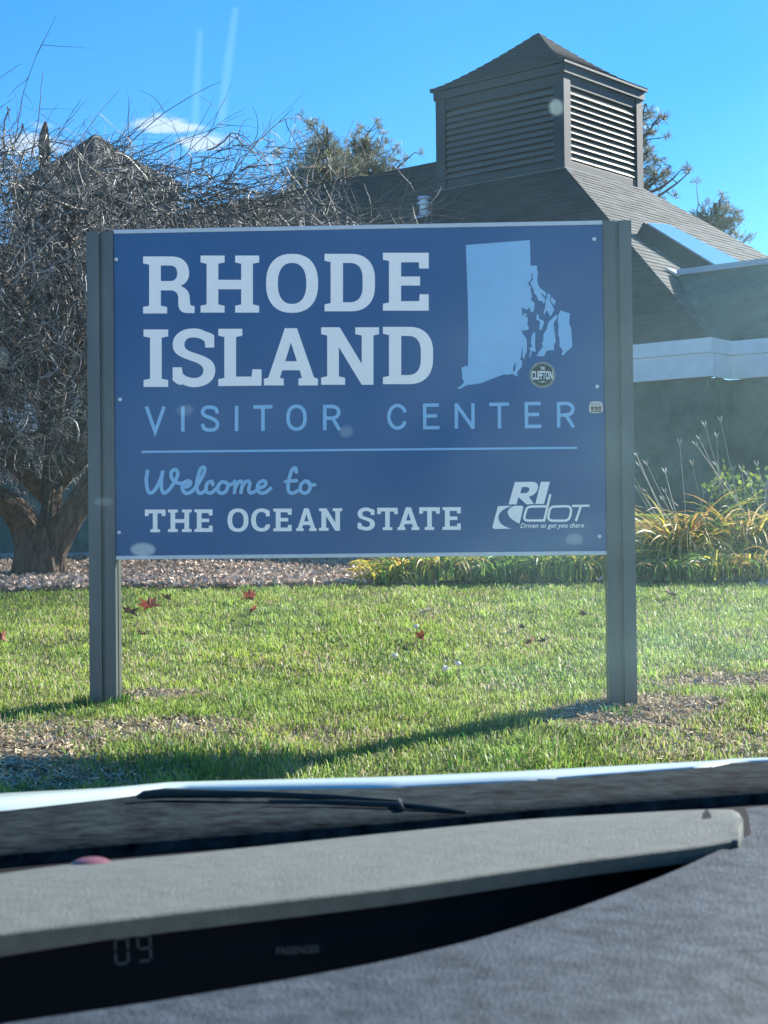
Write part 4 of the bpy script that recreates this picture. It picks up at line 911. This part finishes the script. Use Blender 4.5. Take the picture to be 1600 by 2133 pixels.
# small dark notch mark on the lid
mb = MB(); q_ = [at_h(x, y, .2385) for x, y in [(1462,1711),(1468,1693),(1474,1691),(1482,1703),(1482,1708)]]; mb.prism(q_, UP*.002); cb(mb, 'lid_notch', blk, lid)
lid.children[0].location = (0,0,0)
# display panel: black, upright, just under the lid lip
d0 = at_h(-300, 1985, .228); d1 = at_h(1520, 1754, .244); dd = Vector((d1.x-d0.x, d1.y-d0.y, 0)).normalized(); dn = Vector((dd.y, -dd.x, 0)); dpn = (dn+UP*.25).normalized()
dp0 = d0-dn*.035-UP*.024; dt = dd.cross(dpn).normalized()
if dt.z < 0: dt = -dt
Ld = (d1-d0).length*1.0
mb = MB(); mb.prism([dp0, dp0+dd*Ld, dp0+dd*Ld-dt*.10, dp0-dt*.10], -dpn*.004); disp = cb(mb, 'display_panel', mat('black_display', (.0035,.0045,.006), .5, spec=.12))
def on_disp(px, py, off=.001): return on_plane(px, py, dp0, dpn)+dpn*off-CL
seg_m = mat('dim_display_segment', (.085,.105,.11), .6, spec=.2)
mb = MB()
def seg(a, b, w=3.2):
    a, b = Vector(a), Vector(b); t = (b-a).normalized()*1.5; nn_ = Vector((-t.y, t.x)).normalized()*w
    P = [a+t, a+t*2.5+nn_*.8, b-t*2.5+nn_*.8, b-t, b-t*2.5-nn_*.8, a+t*2.5-nn_*.8]; V = [on_disp(p.x, p.y, .0012) for p in P]; mb.add(V, [(0,1,2,3,4,5) if (V[1]-V[0]).cross(V[3]-V[0]).dot(dpn) > 0 else (5,4,3,2,1,0)])
for (ox, oy, which) in ((238, 1957, 'abcdef'), (285, 1951, 'abcdfg')):
    w, h = 26, 52; sk = -3; TL = (ox, oy+sk*0); TR_ = (ox+w, oy-3); ML = (ox+1, oy+h/2); MR = (ox+w+1, oy+h/2-3); BL_ = (ox+2, oy+h); BR = (ox+w+2, oy+h-3)
    for s_, (a, b) in dict(a=(TL,TR_), b=(TR_,MR), c=(MR,BR), d=(BL_,BR), e=(ML,BL_), f=(TL,ML), g=(ML,MR)).items():
        if s_ in which: seg(a, b)
mb.build('clock_digits', seg_m, disp)
def parent_to(px, py, off): return on_disp(px, py, off)
text('PASSENGER', 574, 1990, 91, 17, seg_m, disp, .0012, 'indicator_lettering', slope=-5, bold=.02)
# dashboard pad
Xp = [-300+(1565+300)*i/50 for i in range(51)]; yp = smooth_curve(Cp, Xp)
edge = [at_h(x, y, .25) for x, y in zip(Xp, yp)]
far_ = [at_h(1560,1700,.25), at_h(1552,1683,.25), at_h(1700,1671,.25), at_h(2300,1640,.25)]
near = [Vector((1.3, .35, EZ-.30)), Vector((-1.2, .35, EZ-.30))]
mb = MB(); rows_ = 7; vs = []
bord = edge+far_
for i, p in enumerate(bord):
    tgt = Vector((p.x*.45+.0, .38, EZ-.30)) if i < len(edge) else Vector((.6+.25*(i-len(edge)), .5, EZ-.29))
    for j in range(rows_):
        t = j/(rows_-1); q_ = p.lerp(tgt, t); q_.z = (EZ-.25)-.05*t**1.6; vs.append(q_)
    
fs = [(i*rows_+j, (i+1)*rows_+j, (i+1)*rows_+j+1, i*rows_+j+1)[::-1] for i in range(len(bord)-1) for j in range(rows_-1)]
n0 = len(vs); vs += [p-UP*.09+Vector((0,.005,0)) for p in edge]; fs += [(i*rows_, (i+1)*rows_, n0+i+1, n0+i) for i in range(len(edge)-1)]
mb.add(vs, fs); pad = cb(mb, 'dashboard_pad', padm, smooth=True); pad.modifiers.new('e', 'EDGE_SPLIT').split_angle = math.radians(45)
# dark trough between lid and glass, cowl, bonnet
Cg = [(-300,1812),(0,1782),(400,1747),(800,1716),(1200,1680),(1600,1652),(2300,1610)]
Cc = [(-300,1716),(0,1690),(250,1662),(330,1650),(345,1647),(800,1642),(1100,1627),(1300,1611),(1490,1597),(1510,1590),(1600,1586),(2300,1560)]
Xc = [-300+2600*i/64 for i in range(65)]
yg = smooth_curve(Cg, Xc); yc = [interp(Cc, x) for x in Xc]
g_n = [at_h(x, y, .285) for x, y in zip(Xc, yg)]; c_f = [at_h(x, y, .29) for x, y in zip(Xc, yc)]
mb = MB(); vs = []; 
for a, b in zip(g_n, c_f): vs += [a+Vector((0,.004,-.03)), a, a.lerp(b,.35)-UP*.001, a.lerp(b,.7)-UP*.001, b, b-UP*.05]
mb.add(vs, [(i*6+j, (i+1)*6+j, (i+1)*6+j+1, i*6+j+1) for i in range(64) for j in range(5)]); cb(mb, 'cowl', cowlm, smooth=True)
mb = MB(); a_ = [p-UP*.006 for p in g_n]; 
mb.add([p+Vector((0,.03,-.002)) for p in a_]+[Vector((p.x-.12*0, p.y-.55, EZ-.345)) for p in g_n], [(i, i+65, i+66, i+1) for i in range(64)]); cb(mb, 'windscreen_trough', blk)
Ch = [(-300,1672),(0,1652),(400,1632),(800,1618),(1200,1603),(1510,1591),(1700,1587),(2300,1570)]
yh = smooth_curve(Ch, Xc); mb = MB(); vs = []
for x, y, b in zip(Xc, yh, c_f):
    crest = at_h(x, y, .325); r0 = b+Vector((0,.012,.0)); m1 = r0.lerp(crest, .5)+UP*.006
    d_ = (crest-r0); d_.z = 0; d_ = d_.normalized(); vs += [r0-UP*.04, r0, m1, crest, crest+d_*.30-UP*.055, crest+d_*.65-UP*.16, crest+d_*.85-UP*.30, crest+d_*.88-UP*.75]
mb.add(vs, [(i*8+j, (i+1)*8+j, (i+1)*8+j+1, i*8+j+1) for i in range(64) for j in range(7)]); cb(mb, 'bonnet', silver, smooth=True)
wip = mat('worn_wiper_arm', (.030,.044,.048), .8, spec=.1)
mb = MB(); mb.tube([at_h(285,1660,.284), at_h(300,1656,.282), at_h(345,1652,.282), at_h(560,1655,.282), at_h(700,1661,.283), at_h(835,1671,.284)], [.002,.005,.006,.004,.0035,.0035], 8)
wa = cb(mb, 'wiper_arm', wip, smooth=True)
mb = MB(); mb.tube([at_h(560,1670,.284), at_h(700,1671,.284), at_h(830,1677,.284), at_h(905,1684,.284), at_h(972,1692,.284)], [.002,.003,.0035,.003,.0015], 6); mb.tube([at_h(830,1667,.283), at_h(838,1686,.284)], .003, 6)
mb.v = [tuple(Vector(p)-CL) for p in mb.v]; mb.build('wiper_blade', wip, wa, smooth=True)
# red sensor dome behind the lid
c_ = at_h(190, 1806, .239); bm = bmesh.new(); bmesh.ops.create_uvsphere(bm, u_segments=24, v_segments=12, radius=.0165)
for v_ in bm.verts: v_.co.z *= .45
me = bpy.data.meshes.new('sensor_dome'); bm.to_mesh(me); bm.free(); me.polygons.foreach_set('use_smooth', [True]*len(me.polygons))
dm = link('sensor_dome', me, mat('red_lens', (.34,.14,.15), .15, spec=.8, trans=.3), car); dm.location = c_-CL
mb = MB(); mb.tube([c_-UP*.0035, c_-UP*.0015, c_-UP*.0005], [.0205,.020,.0165], 24); mb.v = [tuple(Vector(p)-c_) for p in mb.v]; mb.build('dome_ring', mat('chrome_ring', (.7,.7,.68), .2, metal=.9), dm, smooth=True)
top_ = Vector((.1, 1.95, EZ-.262))+(UP*.52-Vector((-.47,.88,0)).normalized()*.85).normalized()*1.75
wl_ = Vector((.88,.47,0)); wf_ = Vector((-.47,.88,0)); cabm = mat('grey_headliner', (.12,.12,.12), .95, var=.1)  # unseen roof and cabin back, added to keep sky light off the dash
mb = MB(); mb.obox(top_-wl_*1.4, wl_*1.7, -wf_*2.6, UP*.05); cb(mb, 'roof', cabm, bevel=.01)
mb = MB(); mb.obox(top_-wl_*1.4-wf_*2.6-UP*1.85, wl_*1.7, -wf_*.08, UP*1.85); cb(mb, 'cabin_rear_blocker', cabm, bevel=.01)
# windscreen: thin raked slab; scattering volume stands for dust and reflected dash glare
wf = Vector((-.47,.88,0)).normalized(); wl = Vector((.88,.47,0))
base_ = Vector((.1, 1.95, EZ-.262)); rk = (UP*.52-wf*.85).normalized()
mb = MB(); nrm = wl.cross(rk).normalized(); mb.prism([base_-wl*2.2, base_+wl*2.2, base_+wl*2.2+rk*1.75, base_-wl*2.2+rk*1.75], nrm*.005)
wm = bpy.data.materials.new('hazy_glass'); wm.use_nodes = True; nn = wm.node_tree; nn.nodes.remove(nn.nodes['Principled BSDF'])
vol = nn.nodes.new('ShaderNodeVolumePrincipled'); vol.inputs['Color'].default_value = (.66,1.0,.98,1); vol.inputs['Density'].default_value = 1.9; vol.inputs['Anisotropy'].default_value = .55
dn_ = nn.nodes.new('ShaderNodeTexNoise'); dn_.inputs['Scale'].default_value = 3.2; dn_.inputs['Detail'].default_value = 3
dt_ = nn.nodes.new('ShaderNodeTexCoord'); dm_ = nn.nodes.new('ShaderNodeMapRange'); dm_.inputs['From Min'].default_value = .35; dm_.inputs['From Max'].default_value = .75; dm_.inputs['To Min'].default_value = .7; dm_.inputs['To Max'].default_value = 4.6
nn.links.new(dt_.outputs['Object'], dn_.inputs['Vector']); nn.links.new(dn_.outputs[0], dm_.inputs[0])
dx_ = nn.nodes.new('ShaderNodeSeparateXYZ'); dg_ = nn.nodes.new('ShaderNodeMapRange'); dg_.inputs['From Min'].default_value = -.25; dg_.inputs['From Max'].default_value = .28; dg_.inputs['To Min'].default_value = .55; dg_.inputs['To Max'].default_value = 1.8  # density ramped across so the glare veil grows to one side
dq_ = nn.nodes.new('ShaderNodeMath'); dq_.operation = 'MULTIPLY'
dz_ = nn.nodes.new('ShaderNodeMapRange'); dz_.inputs['From Min'].default_value = 1.03; dz_.inputs['From Max'].default_value = 1.11; dz_.inputs['To Min'].default_value = .3; dz_.inputs['To Max'].default_value = 1  # thinned at the foot to keep the veil off the cowl
dr_ = nn.nodes.new('ShaderNodeMath'); dr_.operation = 'MULTIPLY'
nn.links.new(dt_.outputs['Object'], dx_.inputs[0]); nn.links.new(dx_.outputs[0], dg_.inputs[0]); nn.links.new(dg_.outputs[0], dq_.inputs[0]); nn.links.new(dm_.outputs[0], dq_.inputs[1]); nn.links.new(dx_.outputs[2], dz_.inputs[0]); nn.links.new(dq_.outputs[0], dr_.inputs[0]); nn.links.new(dz_.outputs[0], dr_.inputs[1]); nn.links.new(dr_.outputs[0], vol.inputs['Density'])
nn.links.new(vol.outputs[0], nn.nodes['Material Output'].inputs['Volume'])
wsc = cb(mb, 'windscreen', wm)
def smear_mat(name, dens):
    m = bpy.data.materials.new(name); m.use_nodes = True; k = m.node_tree; k.nodes.remove(k.nodes['Principled BSDF'])
    v_ = k.nodes.new('ShaderNodeVolumePrincipled'); v_.inputs['Color'].default_value = (.75,1,1,1); v_.inputs['Density'].default_value = dens; v_.inputs['Anisotropy'].default_value = .6
    k.links.new(v_.outputs[0], k.nodes['Material Output'].inputs['Volume']); return m
side = 1 if nrm.dot(EYE-base_) > 0 else -1
def smear(poly, name, m):
    off = .001 if side < 0 else .006
    P = [on_plane(x, y, base_+nrm*off, nrm) for x, y in poly]; P = [p+nrm*side*.001 for p in P]
    mb = MB(); mb.prism(P, nrm*side*.0015); cb(mb, name, m)
s1 = smear_mat('glass_smear', 34); s2_ = smear_mat('glass_speck', 55); s3_ = smear_mat('glass_spot', 17)
smear([(411,55),(420,60),(417,160),(412,262),(398,262),(402,160)], 'glass_smear', s1)
smear([(484,8),(496,12),(482,130),(466,262),(450,262),(466,120)], 'glass_smear', s1)
for (a, b, rx_, ry_) in [(1157,219,15,17),(297,1141,26,14),(3,738,16,22),(385,850,18,12),(720,895,14,12),(215,1040,20,9),(1195,1120,18,12)]:
    smear([(a+rx_*math.cos(t*math.pi/6), b+ry_*math.sin(t*math.pi/6)) for t in range(12)], 'dust_speck', s2_ if b in (219, 1141) else s3_)
